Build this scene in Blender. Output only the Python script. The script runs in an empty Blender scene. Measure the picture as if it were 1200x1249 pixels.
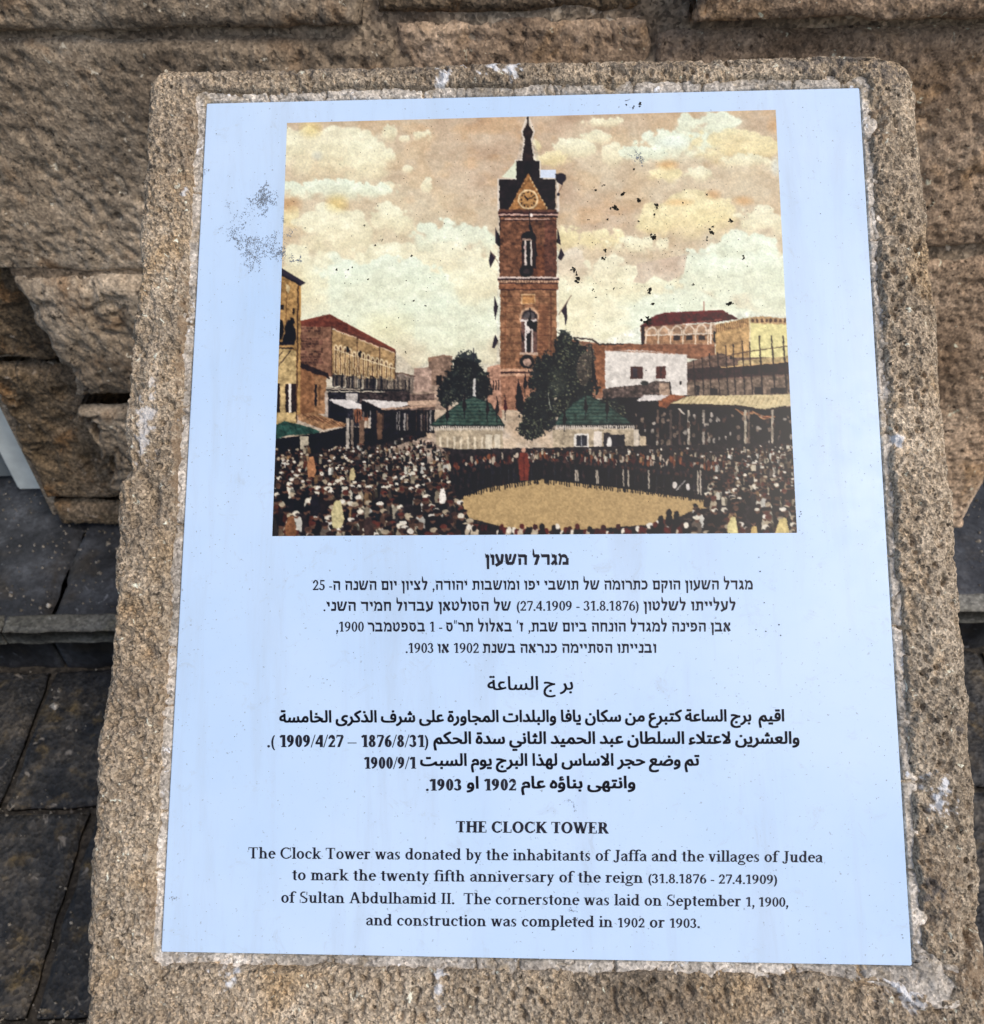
import bpy, math, random
import numpy as np
from mathutils import Matrix
random.seed(7)
rng = np.random.default_rng(7)
S = bpy.context.scene
COL = S.collection
rad = math.radians

# ------------------------------------------------------------------ camera
FP = 1150.0                       # focal length in photo pixels (1200 x 1249)
PITCH, ROLL = rad(45.35), rad(1.3)
CAM = np.array([0, 0, 1.6])
_U0 = np.array([0, math.sin(PITCH), math.cos(PITCH)])
FWD = np.array([0, math.cos(PITCH), -math.sin(PITCH)])
_X = np.array([1.0, 0, 0])
RT = math.cos(ROLL) * _X - math.sin(ROLL) * _U0
UP = math.sin(ROLL) * _X + math.cos(ROLL) * _U0
cd = bpy.data.cameras.new('camera')
cd.sensor_fit = 'VERTICAL'; cd.sensor_height = 24.0; cd.lens = FP / 1249 * 24
cd.clip_start = 0.05; cd.clip_end = 100
cd.dof.use_dof = True; cd.dof.focus_distance = 0.86; cd.dof.aperture_fstop = 7.5
cam = bpy.data.objects.new('camera', cd); COL.objects.link(cam)
M = Matrix.Identity(4)
for i in range(3):
    M[i][0], M[i][1], M[i][2], M[i][3] = RT[i], UP[i], -FWD[i], CAM[i]
cam.matrix_world = M
S.camera = cam

# ------------------------------------------------------------------ light
SUN_EL, SUN_AZ = 54.0, 52.0       # azimuth measured from -Y (behind the camera) towards +X
az = rad(SUN_AZ); el = rad(SUN_EL)
sdir = np.array([math.sin(az) * math.cos(el), -math.cos(az) * math.cos(el), math.sin(el)])
w = bpy.data.worlds.new("World"); S.world = w; w.use_nodes = True
nt = w.node_tree; bg = nt.nodes['Background']
sky = nt.nodes.new('ShaderNodeTexSky'); sky.sky_type = 'NISHITA'; sky.sun_disc = False
sky.sun_elevation = el; sky.sun_rotation = math.atan2(sdir[0], sdir[1])
sky.air_density = 1.0; sky.dust_density = 3.0; sky.ozone_density = 1.0
nt.links.new(sky.outputs[0], bg.inputs[0]); bg.inputs[1].default_value = 0.15
sl = bpy.data.lights.new('sun', 'SUN'); sl.energy = 1.5; sl.angle = rad(20); sl.color = (1, 0.93, 0.84)
sun = bpy.data.objects.new('sun', sl); COL.objects.link(sun)
sun.rotation_euler = (math.pi / 2 - el, 0, az)
sun.location = (2, -2, 4)
S.view_settings.view_transform = 'Standard'; S.view_settings.look = 'None'
S.view_settings.exposure = 0.0; S.view_settings.gamma = 1.0

# ------------------------------------------------------------------ photo pixel -> place
def rays(px, py):
    px = np.asarray(px, float)[..., None]; py = np.asarray(py, float)[..., None]
    return (px - 600) / FP * RT - (py - 624.5) / FP * UP + FWD
def on_plane(px, py, P0, N):
    d = rays(px, py); t = ((P0 - CAM) @ N) / (d @ N)
    return CAM + d * t[..., None]
# the plaque: a rectangle whose corners project onto these four pixels
_c = rays([252, 1048, 1114, 198], [126, 107, 1178, 1161])
_A = np.array([_c[0], -_c[1], _c[2], -_c[3]]).T
_l = np.linalg.svd(_A)[2][-1]; _l = _l / _l[0]
_P = [_l[i] * _c[i] for i in range(4)]
_s = 0.62 / np.linalg.norm(_P[1] - _P[0])
_P = [CAM + p * _s for p in _P]
T0 = _P[0]; EX = (_P[1] - _P[0]); TW = np.linalg.norm(EX); EX = EX / TW
EY = _P[3] - _P[0]; TH = np.linalg.norm(EY)
NN = np.cross(EY, EX); NN = NN / np.linalg.norm(NN); EY = np.cross(EX, NN)
def tl(px, py):                   # pixel -> plaque coordinates (x right, y down the slope)
    p = on_plane(px, py, T0, NN) - T0
    return np.stack([p @ EX, p @ EY], -1)
def tw(x, y, h=0.0):              # plaque coordinates -> world
    x = np.asarray(x, float)[..., None]; y = np.asarray(y, float)[..., None]
    h = np.asarray(h, float)[..., None] if np.ndim(h) else h
    return T0 + EX * x + EY * y + NN * h
PX = 0.62 / 855                    # about one photo pixel on the plaque, in metres
# wall frame
HS = 0.12                          # step height
_a = on_plane(70, 640, np.array([0, 0, HS]), np.array([0, 0, 1.0]))
_b = on_plane(1175, 650, np.array([0, 0, HS]), np.array([0, 0, 1.0]))
WX = _b - _a; WLEN = np.linalg.norm(WX); WX = WX / WLEN
WN = np.array([WX[1], -WX[0], 0.0])         # out of the wall, towards the camera
W0 = _a
def wl(px, py, proud=0.0):
    p = on_plane(px, py, W0 + WN * proud, WN) - W0
    return np.array([p @ WX, p[2] + HS])
def ww(x, z, h):
    x = np.asarray(x, float)[..., None]; z = np.asarray(z, float)[..., None]; h = np.asarray(h, float)[..., None]
    b = np.array([W0[0], W0[1], 0.0])
    return b + WX * x + WN * h + np.array([0, 0, 1.0]) * z
def gr(px, py, z=0.0):
    return on_plane(px, py, np.array([0, 0, z]), np.array([0, 0, 1.0]))

# ------------------------------------------------------------------ noise
def _hash(i, j, s):
    n = (i.astype(np.int64) * 374761393 + s * 40503 + 977) & 0xffffffff
    n = ((n ^ (n >> 15)) * 2246822519) & 0xffffffff
    n = ((n ^ (n >> 13)) + j.astype(np.int64) * 668265263) & 0xffffffff
    n = ((n ^ (n >> 13)) * 1274126177) & 0xffffffff
    n = ((n ^ (n >> 16)) * 2246822519) & 0xffffffff
    return ((n ^ (n >> 15)) & 0xffffff) / float(0xffffff)
def vnoise(x, y, s=0):
    xi = np.floor(x); yi = np.floor(y); fx = x - xi; fy = y - yi
    fx = fx * fx * fx * (fx * (fx * 6 - 15) + 10); fy = fy * fy * fy * (fy * (fy * 6 - 15) + 10)
    a = _hash(xi, yi, s); b = _hash(xi + 1, yi, s); c = _hash(xi, yi + 1, s); d = _hash(xi + 1, yi + 1, s)
    return (a * (1 - fx) + b * fx) * (1 - fy) + (c * (1 - fx) + d * fx) * fy
def fbm(x, y, s=0, o=4, g=0.5):
    r = 0; a = 1; t = 0
    for k in range(o):
        r = r + a * vnoise(x * 2 ** k + 13.7 * k, y * 2 ** k - 7.3 * k, s + k * 17); t += a; a *= g
    return r / t
def cells(x, y, s=0):              # distance to nearest feature point and its random number
    xi = np.floor(x); yi = np.floor(y)
    best = np.full(np.shape(x), 9.0); rid = np.zeros(np.shape(x))
    for dx in (-1, 0, 1):
        for dy in (-1, 0, 1):
            cx = xi + dx; cy = yi + dy
            ax = cx + _hash(cx, cy, s + 1); ay = cy + _hash(cx, cy, s + 2)
            d = np.hypot(x - ax, y - ay); m = d < best
            best = np.where(m, d, best); rid = np.where(m, _hash(cx, cy, s + 3), rid)
    return best, rid
def sst(a, b, x):
    t = np.clip((x - a) / (b - a), 0, 1); return t * t * (3 - 2 * t)
def porous(x, y, s, sc):           # relief of porous beach rock in metres, sc = pore spacing
    wx = x + (fbm(x / sc / 2, y / sc / 2, s + 5, 2) - .5) * sc * 1.2
    wy = y + (fbm(x / sc / 2, y / sc / 2, s + 9, 2) - .5) * sc * 1.2
    d, r = cells(wx / sc, wy / (sc * 1.3), s)
    dens = sst(.3, .62, fbm(x / sc / 6, y / sc / 6, s + 3, 3))
    pit = np.where(r > .45 - .3 * dens, 1 - sst(.10, .20 + .32 * r, d), 0)
    return -pit

# ------------------------------------------------------------------ mesh helpers
def mesh_obj(name, V, F, mat, parent=None, smooth=True):
    me = bpy.data.meshes.new(name)
    V = np.asarray(V, dtype=np.float32).reshape(-1, 3)
    if isinstance(F, np.ndarray) and F.ndim == 2:
        k = F.shape[1]
        me.vertices.add(len(V)); me.vertices.foreach_set('co', V.ravel())
        me.loops.add(F.size); me.loops.foreach_set('vertex_index', F.astype(np.int32).ravel())
        me.polygons.add(len(F)); me.polygons.foreach_set('loop_start', np.arange(0, F.size, k, dtype=np.int32))
        me.update(calc_edges=True)
    else:
        me.from_pydata(V.tolist(), [], [list(f) for f in F]); me.update()
    me.validate()
    if smooth:
        me.polygons.foreach_set('use_smooth', np.ones(len(me.polygons), bool))
    if mat: me.materials.append(mat)
    o = bpy.data.objects.new(name, me); COL.objects.link(o)
    if parent: o.parent = parent
    return o
def vattr(o, name, arr):           # float colour per vertex
    a = o.data.color_attributes.new(name, 'FLOAT_COLOR', 'POINT')
    arr = np.asarray(arr, np.float32)
    if arr.shape[-1] == 3: arr = np.concatenate([arr, np.ones(arr.shape[:-1] + (1,), np.float32)], -1)
    a.data.foreach_set('color', arr.ravel())
def gridF(nv, nu, off=0, mask=None):
    i = np.arange(nv - 1)[:, None] * nu + np.arange(nu - 1)[None, :] + off
    f = np.stack([i, i + nu, i + nu + 1, i + 1], -1)
    if mask is not None: return f[mask]
    return f.reshape(-1, 4)
def empty(name, loc, label=None, cat=None, group=None, kind=None):
    o = bpy.data.objects.new(name, None); COL.objects.link(o); o.location = [float(v) for v in loc]
    o.empty_display_size = .05
    tag(o, label, cat, group, kind); return o
def tag(o, label=None, cat=None, group=None, kind=None):
    if label: o['label'] = label
    if cat: o['category'] = cat
    if group: o['group'] = group
    if kind: o['kind'] = kind
def adopt(root, o):                # keep world placement under a parent that has only a location
    o.parent = root; o.matrix_parent_inverse = Matrix.Translation(root.location).inverted()

# ------------------------------------------------------------------ materials
def mat_base(name, rough=.9):
    m = bpy.data.materials.new(name); m.use_nodes = True
    b = m.node_tree.nodes['Principled BSDF']; b.inputs['Roughness'].default_value = rough
    return m, m.node_tree, b
def N(nt, t, **kw):
    n = nt.nodes.new(t)
    for k, v in kw.items():
        if k in n.inputs.keys(): n.inputs[k].default_value = v
        else: setattr(n, k, v)
    return n
def ramp(nt, src, stops):
    r = nt.nodes.new('ShaderNodeValToRGB'); nt.links.new(src, r.inputs[0])
    e = r.color_ramp.elements
    while len(e) < len(stops): e.new(0.5)
    for k, (p, c) in enumerate(stops):
        e[k].position = p; e[k].color = (c if len(c) == 4 else (*c, 1)) if not isinstance(c, (int, float)) else (c, c, c, 1)
    return r.outputs[0]
def mix(nt, f, a, b, mode='MIX'):
    n = nt.nodes.new('ShaderNodeMix'); n.data_type = 'RGBA'; n.blend_type = mode
    for s, v in ((n.inputs[0], f), (n.inputs[6], a), (n.inputs[7], b)):
        if isinstance(v, bpy.types.NodeSocket): nt.links.new(v, s)
        elif isinstance(v, (int, float)): s.default_value = v
        else: s.default_value = (*v, 1)
    return n.outputs[2]
def noise(nt, vec, scale, detail=4, rough=.55, dist=0):
    n = N(nt, 'ShaderNodeTexNoise', Scale=scale, Detail=detail, Roughness=rough, Distortion=dist)
    nt.links.new(vec, n.inputs['Vector']); return n.outputs['Fac']
def stone_mat(name, dark, mid, light, rust=None, grain=420, wear=False, patch=6.0, speck=.5, bump=.0012, contrast=1.0, rough=.92):
    m, nt, b = mat_base(name, rough)
    tc = nt.nodes.new('ShaderNodeTexCoord').outputs['Object']
    big = noise(nt, tc, patch, 5, .6)
    base = ramp(nt, big, [(.3, dark), (.5, mid), (.72, light)])
    huge = ramp(nt, noise(nt, tc, patch * .45, 4, .6, .8), [(.3, .60), (.5, 1.0), (.7, 1.34)])
    base = mix(nt, 1.0, base, huge, 'MULTIPLY')
    if rust:
        r = ramp(nt, noise(nt, tc, patch * 1.7, 4, .6, .4), [(.55, 0), (.7, 1)])
        base = mix(nt, r, base, rust)
    v = N(nt, 'ShaderNodeTexVoronoi', Scale=grain); nt.links.new(tc, v.inputs['Vector'])
    sep = nt.nodes.new('ShaderNodeSeparateColor'); nt.links.new(v.outputs['Color'], sep.inputs[0])
    g = ramp(nt, sep.outputs[0], [(0, 1 - .55 * contrast), (.45, .95), (1, 1 + .65 * contrast)])
    base = mix(nt, 1.0, base, g, 'MULTIPLY')
    n2 = noise(nt, tc, grain * .32, 5, .7)
    g2 = ramp(nt, n2, [(.3, 1 - .5 * contrast), (.5, 1.0), (.7, 1 + .55 * contrast)])
    base = mix(nt, 1.0, base, g2, 'MULTIPLY')
    sp = ramp(nt, noise(nt, tc, grain * .22, 3, .6), [(.30, 1), (.38, 0)])
    spf = nt.nodes.new('ShaderNodeMath'); spf.operation = 'MULTIPLY'; nt.links.new(sp, spf.inputs[0]); spf.inputs[1].default_value = speck
    base = mix(nt, spf.outputs[0], base, tuple(c * .25 for c in dark))
    # dark pores of uneven size, shade of the cavities painted into the colour
    for sc_, th, am in ((grain * .42, .30, speck * .75), (grain * .17, .26, speck * .6)):
        wv = N(nt, 'ShaderNodeTexNoise', Scale=sc_ * .8, Detail=2.0); nt.links.new(tc, wv.inputs['Vector'])
        vm = nt.nodes.new('ShaderNodeVectorMath'); vm.operation = 'MULTIPLY_ADD'; nt.links.new(wv.outputs['Color'], vm.inputs[0]); vm.inputs[1].default_value = (.9 / sc_,) * 3; nt.links.new(tc, vm.inputs[2])
        pv = N(nt, 'ShaderNodeTexVoronoi', Scale=sc_); nt.links.new(vm.outputs[0], pv.inputs['Vector'])
        ps = nt.nodes.new('ShaderNodeSeparateColor'); nt.links.new(pv.outputs['Color'], ps.inputs[0])
        sel = ramp(nt, ps.outputs[1], [(.45, 0), (.75, 1)]); dd = ramp(nt, pv.outputs['Distance'], [(th * .6, am), (th, 0)])
        zone = ramp(nt, noise(nt, tc, patch * 3, 4, .6), [(.38, .15), (.58, 1)])
        f1 = mix(nt, 1.0, sel, dd, 'MULTIPLY'); f1 = mix(nt, 1.0, f1, zone, 'MULTIPLY')
        base = mix(nt, f1, base, tuple(c * .16 for c in dark))
    ws = ramp(nt, noise(nt, tc, grain * .2, 3, .6, .5), [(.66, 0), (.72, 1)])
    base = mix(nt, ws, base, tuple(min(.85, c * 1.7 + .08) for c in light))
    if wear:
        at = N(nt, 'ShaderNodeVertexColor', layer_name='wear')
        s3 = nt.nodes.new('ShaderNodeSeparateColor'); nt.links.new(at.outputs[0], s3.inputs[0])
        base = mix(nt, s3.outputs[1], base, (.25, .17, .10))
        base = mix(nt, s3.outputs[2], base, (.085, .08, .08))
        base = mix(nt, s3.outputs[0], base, (.80, .80, .80))
    nt.links.new(base, b.inputs['Base Color'])
    bp = nt.nodes.new('ShaderNodeBump'); bp.inputs['Strength'].default_value = 1.0; bp.inputs['Distance'].default_value = bump
    hh = mix(nt, .5, n2, v.outputs['Distance'])
    nt.links.new(hh, bp.inputs['Height']); nt.links.new(bp.outputs[0], b.inputs['Normal'])
    return m
def flat_mat(name, col, rough=.8, spec=.5):
    m, nt, b = mat_base(name, rough); b.inputs['Base Color'].default_value = (*col, 1)
    b.inputs['Specular IOR Level'].default_value = spec
    tc = nt.nodes.new('ShaderNodeTexCoord').outputs['Object']
    n = noise(nt, tc, 25, 5, .6)
    c = ramp(nt, n, [(.3, tuple(c * .86 for c in col)), (.7, tuple(min(1, c * 1.08) for c in col))])
    nt.links.new(c, b.inputs['Base Color'])
    return m
M_slab = stone_mat('slab_stone', (.228, .178, .124), (.395, .315, .222), (.57, .478, .358), rust=(.37, .265, .155), grain=560, wear=True, patch=7, speck=1.0, contrast=.92, bump=.0018)
M_wall = stone_mat('wall_stone', (.19, .142, .095), (.335, .26, .178), (.49, .40, .295), rust=(.28, .18, .10), grain=300, patch=6, speck=1.0, bump=.0013, contrast=.62)
M_wallr = stone_mat('wall_stone_pinkish', (.25, .165, .10), (.43, .305, .20), (.58, .44, .31), rust=(.42, .26, .13), grain=300, patch=6, speck=1.0, bump=.0013, contrast=.65)
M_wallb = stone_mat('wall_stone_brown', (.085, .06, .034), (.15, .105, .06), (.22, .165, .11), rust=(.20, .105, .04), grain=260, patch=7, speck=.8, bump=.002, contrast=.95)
M_joint = stone_mat('joint_mortar', (.17, .125, .085), (.28, .21, .14), (.40, .33, .24), grain=200, patch=9)
M_step = stone_mat('step_stone', (.014, .016, .020), (.036, .038, .043), (.095, .10, .11), rust=(.05, .043, .035), grain=160, patch=7, speck=.4, bump=.001, contrast=.5, rough=.6)
M_pave = stone_mat('paving_stone', (.008, .010, .014), (.034, .032, .029), (.11, .09, .065), rust=(.10, .07, .03), grain=150, patch=11, speck=.9, bump=.003, contrast=1.0, rough=.6)
M_soil = stone_mat('ground_bedding', (.016, .015, .013), (.04, .034, .027), (.08, .066, .05), grain=150, patch=9)
M_mort = stone_mat('pale_mortar', (.32, .285, .235), (.50, .45, .385), (.66, .60, .52), rust=(.36, .29, .20), grain=500, patch=22, speck=.6, bump=.0009, contrast=.7)
M_white = flat_mat('pale_paint', (.80, .84, .78), .6)
M_grey = flat_mat('grey_metal', (.20, .22, .22), .5)

# tile: pale blue-white glazed tile with faint dirt
M_tile, nt, b = mat_base('glazed_tile', .3)
b.inputs['Specular IOR Level'].default_value = .4
tc = nt.nodes.new('ShaderNodeTexCoord').outputs['Object']
TILE = np.array([.55, .705, .91])
mp = nt.nodes.new('ShaderNodeMapping'); mp.inputs['Scale'].default_value = (30, 3.2, 3.2); nt.links.new(tc, mp.inputs[0])
c = ramp(nt, noise(nt, tc, 4, 5, .6), [(.3, tuple(TILE * np.array([.90, .945, .975]))), (.7, tuple(np.minimum(TILE * np.array([1.08, 1.05, 1.02]), .93)))])
c = mix(nt, ramp(nt, noise(nt, mp.outputs[0], 1, 6, .7, .3), [(.5, 0), (.75, .42)]), c, (.44, .53, .63))
c = mix(nt, ramp(nt, noise(nt, tc, 330, 3, .6), [(.27, .75), (.33, 0)]), c, (.24, .28, .33))
c = mix(nt, ramp(nt, noise(nt, tc, 38, 6, .78, .8), [(.58, 0), (.74, .45)]), c, (.42, .48, .52))
nt.links.new(c, b.inputs['Base Color'])
nt.links.new(ramp(nt, noise(nt, tc, 60, 4, .6), [(.3, .28), (.7, .42)]), b.inputs['Roughness'])
M_ink, nt, b = mat_base('black_ink', .45); b.inputs['Base Color'].default_value = (.006, .007, .018, 1); b.inputs['Specular IOR Level'].default_value = .3
M_print, nt, b = mat_base('colour_print', .35); b.inputs['Specular IOR Level'].default_value = .35
vc = N(nt, 'ShaderNodeVertexColor', layer_name='print'); nt.links.new(vc.outputs[0], b.inputs['Base Color'])
M_grime = flat_mat('dark_grime', (.03, .028, .022), .9, .2)
M_moss = flat_mat('dried_moss', (.24, .27, .31), .95, .2)

# ================================================================== SETTING: ground, step
g = mesh_obj('ground', [(-60, -60, -.022), (60, -60, -.022), (60, 60, -.022), (-60, 60, -.022)], [(0, 1, 2, 3)], M_soil, smooth=False)
tag(g, kind='structure')

def box_grid(w_, d_, h_, sp, rr, amp, seed, sc=.02, pore=.0):
    """rough stone block: top grid w_ x d_ with rounded, uneven rim, sides down to -h_. Local x,y,top z=0"""
    nu = max(4, int(w_ / sp)); nv = max(4, int(d_ / sp))
    u = np.linspace(0, w_, nu); v = np.linspace(0, d_, nv); X, Y = np.meshgrid(u, v)
    q = np.minimum(np.minimum(X, w_ - X), np.minimum(Y, d_ - Y))
    r = np.clip(rr - q, 0, rr); Z = -(rr - np.sqrt(np.maximum(rr * rr - r * r, 0)))
    ox = seed * 3.17
    Z = Z + (fbm((X + ox) / .12, Y / .12, seed, 4) - .5) * amp * 2 + (fbm((X + ox) / sc, Y / sc, seed + 3, 3) - .5) * amp
    if pore: Z = Z + porous(X + ox, Y, seed, .018) * pore
    ex = (fbm((X + ox) / .05, Y / .05, seed + 8, 3) - .5) * rr * .9; ey = (fbm((X + ox) / .05, Y / .05, seed + 12, 3) - .5) * rr * .9
    f = np.clip(1 - q / (rr * 2), 0, 1)
    return X + ex * f, Y + ey * f, Z
def skirt(P, nv, nu, down):
    """faces closing the rim of a grid with one ring moved by down(P)"""
    idx = np.arange(nv * nu).reshape(nv, nu)
    loop = np.concatenate([idx[0, :], idx[1:, -1], idx[-1, -2::-1], idx[-2:0:-1, 0]])
    ring = down(P.reshape(-1, 3)[loop]); n = len(loop); k = nv * nu
    a = loop; b_ = np.roll(loop, -1); c_ = k + np.arange(n); d_ = np.roll(c_, -1)
    return ring, np.stack([a, b_, d_, c_], -1)

def paver(x0, x1, y0, y1, ztop, seed, mat, parent, sp=.006, amp=.004, name='paving_stone', h_=.06, rr=.012):
    X, Y, Z = box_grid(x1 - x0, y1 - y0, h_, sp, rr, amp, seed)
    P = np.stack([X + x0, Y + y0, Z + ztop], -1); nv, nu = X.shape
    def dn(r):
        r = r.copy(); r[:, 2] = ztop - h_; return r
    ring, sf = skirt(P, nv, nu, dn)
    F = np.concatenate([gridF(nv, nu)[:, ::-1], sf])
    o = mesh_obj(name, np.concatenate([P.reshape(-1, 3), ring]), F, mat)
    adopt(parent, o) if parent else None
    return o

YN = float((gr(80, 762, HS)[1] + gr(1190, 737, HS)[1]) / 2)       # front of the step
xj = float(gr(38, 880)[0]); yj = float(gr(66, 985)[1]); xr = float(gr(1190, 775)[0])
pav = empty('pavement', (0, 0, 0), kind='structure')
ysj = [YN - .012, yj, yj - .36, yj - .74, yj - 1.15]
xsj = [xj - .9, xj - .42, xj, xj + .52, xj + 1.02, xj + 1.5, xr, xr + .45, xr + .9]
k = 0
for a_ in range(len(ysj) - 1):
    for c_ in range(len(xsj) - 1):
        jit = 0.0 if a_ == 0 else (.17 if a_ % 2 else 0)
        vis = (a_ < 3 and (c_ < 4 or c_ > 4))
        paver(xsj[c_] + .007 + jit * (c_ > 1), xsj[c_ + 1] - .007 + jit * (c_ > 0), ysj[a_ + 1] + .007, ysj[a_] - .007, random.uniform(-.004, .003), 40 + k, M_pave, pav, sp=.007 if vis else .02, amp=.006)
        k += 1
stp = empty('step', (0, YN, 0), kind='structure')
bx = [-2.3, -1.5, -.9, -.18, .52, 1.12, 1.7, 2.4]
for k in range(len(bx) - 1):
    paver(bx[k] + .004, bx[k + 1] - .004, YN, YN + .9, HS, 80 + k, M_step, stp, sp=.009, amp=.0035, name='step_slab', h_=HS + .02, rr=.02)

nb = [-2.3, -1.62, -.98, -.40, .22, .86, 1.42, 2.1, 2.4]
M_nose = stone_mat('nosing_worn_lit', (.07, .07, .06), (.125, .12, .10), (.20, .195, .17), rust=(.12, .11, .06), grain=200, patch=9, speck=.5, bump=.001, contrast=.7, rough=.7)  # paler than the step: edge wear plus light on it, put into colour
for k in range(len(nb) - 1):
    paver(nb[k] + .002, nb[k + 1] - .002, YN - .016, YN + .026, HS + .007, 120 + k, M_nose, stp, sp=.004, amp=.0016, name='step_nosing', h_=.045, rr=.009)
# grit and small debris lying on the paving and the step
gv = []; gf = []; _r = random.Random(5)
for k in range(5200):
    x = _r.uniform(-1.6, 1.6); up_ = k % 3 == 0
    y = _r.uniform(YN + .03, YN + .42) if up_ else _r.uniform(-.3, YN - .02)
    if abs(x) < .42: continue
    if not up_ and _r.random() < .45:
        y = _r.choice(ysj[1:4]) + _r.gauss(0, .012)
    r_ = abs(_r.gauss(0, .0016)) + .0008; z = (HS + .004 if up_ else .003)
    if _r.random() < .015: r_ *= 3
    o_ = len(gv); a0 = _r.uniform(0, 6.28)
    for j in range(4): gv.append((x + r_ * _r.uniform(.7, 1.3) * math.cos(a0 + j * 1.57), y + r_ * _r.uniform(.6, 1.3) * math.sin(a0 + j * 1.57), z - .003))
    gv.append((x, y, z + r_ * .8))
    gf += [(o_, o_ + 1, o_ + 4), (o_ + 1, o_ + 2, o_ + 4), (o_ + 2, o_ + 3, o_ + 4), (o_ + 3, o_, o_ + 4)]
M_grit = stone_mat('grit', (.10, .085, .06), (.22, .19, .15), (.42, .38, .32), grain=300, patch=60, speck=.3)
grt = mesh_obj('grit', gv, gf, M_grit, smooth=False); tag(grt, 'loose grit and small stone crumbs scattered on the dark paving', 'grit', kind='stuff')
# ================================================================== WALL of big worn stones
wall = empty('stone_wall', ww(WLEN / 2, 0, 0), 'weathered sandstone block wall standing behind the plaque pedestal', 'wall')
bt = 0.9
zz = HS + .001
V = [ww(-.02, zz, -.03), ww(WLEN - .02, zz, -.03), ww(WLEN - .02, 2.3, -.03), ww(-.02, 2.3, -.03), ww(-.02, zz, -bt), ww(WLEN - .02, zz, -bt), ww(WLEN - .02, 2.3, -bt), ww(-.02, 2.3, -bt)]
def wbox(x0, x1, z0, z1, h0, h1):
    V_ = [ww(x0, z0, h1), ww(x1, z0, h1), ww(x1, z1, h1), ww(x0, z1, h1), ww(x0, z0, h0), ww(x1, z0, h0), ww(x1, z1, h0), ww(x0, z1, h0)]
    xs_, zs_ = np.meshgrid(np.arange(x0, x1, .007), np.arange(z0, z1, .007))
    hh_ = h1 + .004 + (fbm(xs_ / .05, zs_ / .05, 301, 4) - .5) * .018 + (fbm(xs_ / .012, zs_ / .012, 302, 2) - .5) * .005
    sh_ = mesh_obj('joint_mortar', ww(xs_, zs_, hh_).reshape(-1, 3), gridF(*xs_.shape)[:, ::-1], M_joint); adopt(wall, sh_)
    return mesh_obj('joint_filling', np.array(V_), [(0, 1, 2, 3), (5, 4, 7, 6), (4, 0, 3, 7), (1, 5, 6, 2), (3, 2, 6, 7), (4, 5, 1, 0)], M_joint, smooth=False)
_x1 = wl(600, 341, .04)[1] - .02
o = wbox(wl(190, 560, .04)[0], WLEN - .04, HS + .003, _x1 - .001, -.02, .022); adopt(wall, o)
o = wbox(wl(0, 330, .04)[0] + .02, WLEN - .035, _x1, 2.29, -.02, .042); adopt(wall, o)
o = mesh_obj('wall_core', np.array(V), [(0, 1, 2, 3), (5, 4, 7, 6), (4, 0, 3, 7), (1, 5, 6, 2), (3, 2, 6, 7)], M_joint, smooth=False); adopt(wall, o)
def wall_stone(q, proud, mat, seed, sp=.0042, rr=.022, amp=.011, pore=.0045, rough_l=0.0, depth=None, wob=.02, lprof=None):
    """q: four photo points TL TR BR BL, placed on the wall at the given proudness"""
    Q = np.array([wl(*p, proud) for p in q])
    wd = np.linalg.norm(Q[1] - Q[0]); hd = np.linalg.norm(Q[3] - Q[0])
    nu = max(6, int(wd / sp)); nv = max(6, int(hd / sp))
    s, t = np.meshgrid(np.linspace(0, 1, nu), np.linspace(0, 1, nv))
    x = (Q[0][0] * (1 - s) + Q[1][0] * s) * (1 - t) + (Q[3][0] * (1 - s) + Q[2][0] * s) * t
    z = (Q[0][1] * (1 - s) + Q[1][1] * s) * (1 - t) + (Q[3][1] * (1 - s) + Q[2][1] * s) * t
    d = np.minimum(np.minimum(s, 1 - s) * wd, np.minimum(t, 1 - t) * hd)
    r = np.clip(rr - d, 0, rr); h = -(rr - np.sqrt(np.maximum(rr * rr - r * r, 0))) * 1.0
    ox = seed * 2.3
    am = .15 + .85 * sst(.0, .016, d); h0 = h; h = 0 * h
    h = h + (fbm((x + ox) / .2, z / .13, seed, 4, .5) - .5) * amp * 2.2
    h = h + porous(x + ox, z, seed, .012) * pore * 1.1 + porous(x + ox, z, seed + 50, .028) * pore * 1.1 * sst(.4, .6, fbm((x + ox) / .15, z / .15, seed + 51, 2))
    h = h + (fbm((x + ox) / .010, z / .010, seed + 60, 2) - .5) * .0022
    h = h0 + h * am
    if rough_l:
        e = fbm((x + ox) / .05, z / .045, seed + 70, 4, .6)
        h = h - rough_l * sst(.5, .68, e) 
    f = np.clip(1 - d / .05, 0, 1)
    if lprof is not None:
        L_ = np.array([wl(*p, proud) for p in lprof]); o_ = np.argsort(L_[:, 1])
        xl_ = np.interp(z, L_[o_, 1], L_[o_, 0]); x0_ = x[:, :1]
        x = x + (xl_ - x0_) * np.clip(1 - s * wd / .35, 0, 1)
    x = x + (fbm((x + ox) / .07, z / .07, seed + 20, 4) - .5) * wob * 2 * f
    z = z + (fbm((x + ox) / .07, z / .07, seed + 30, 4) - .5) * wob * .8 * f
    P = ww(x, z, proud + h)
    dd = depth if depth else proud + .05
    ring, sf = skirt(P, nv, nu, lambda R: R - WN * dd)
    F = np.concatenate([gridF(nv, nu), sf[:, ::-1]])
    o = mesh_obj('stone_block', np.concatenate([P.reshape(-1, 3), ring]), F, mat)
    adopt(wall, o); return o
wall_stone([(-190, -150), (447, -160), (444, 36), (-110, 45)], .07, M_wall, 1)
wall_stone([(452, -160), (832, -165), (828, 15), (454, 22)], .055, M_wallb, 2)
wall_stone([(838, -165), (1420, -170), (1360, 27), (838, 33)], .10, M_wallr, 3)
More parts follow.
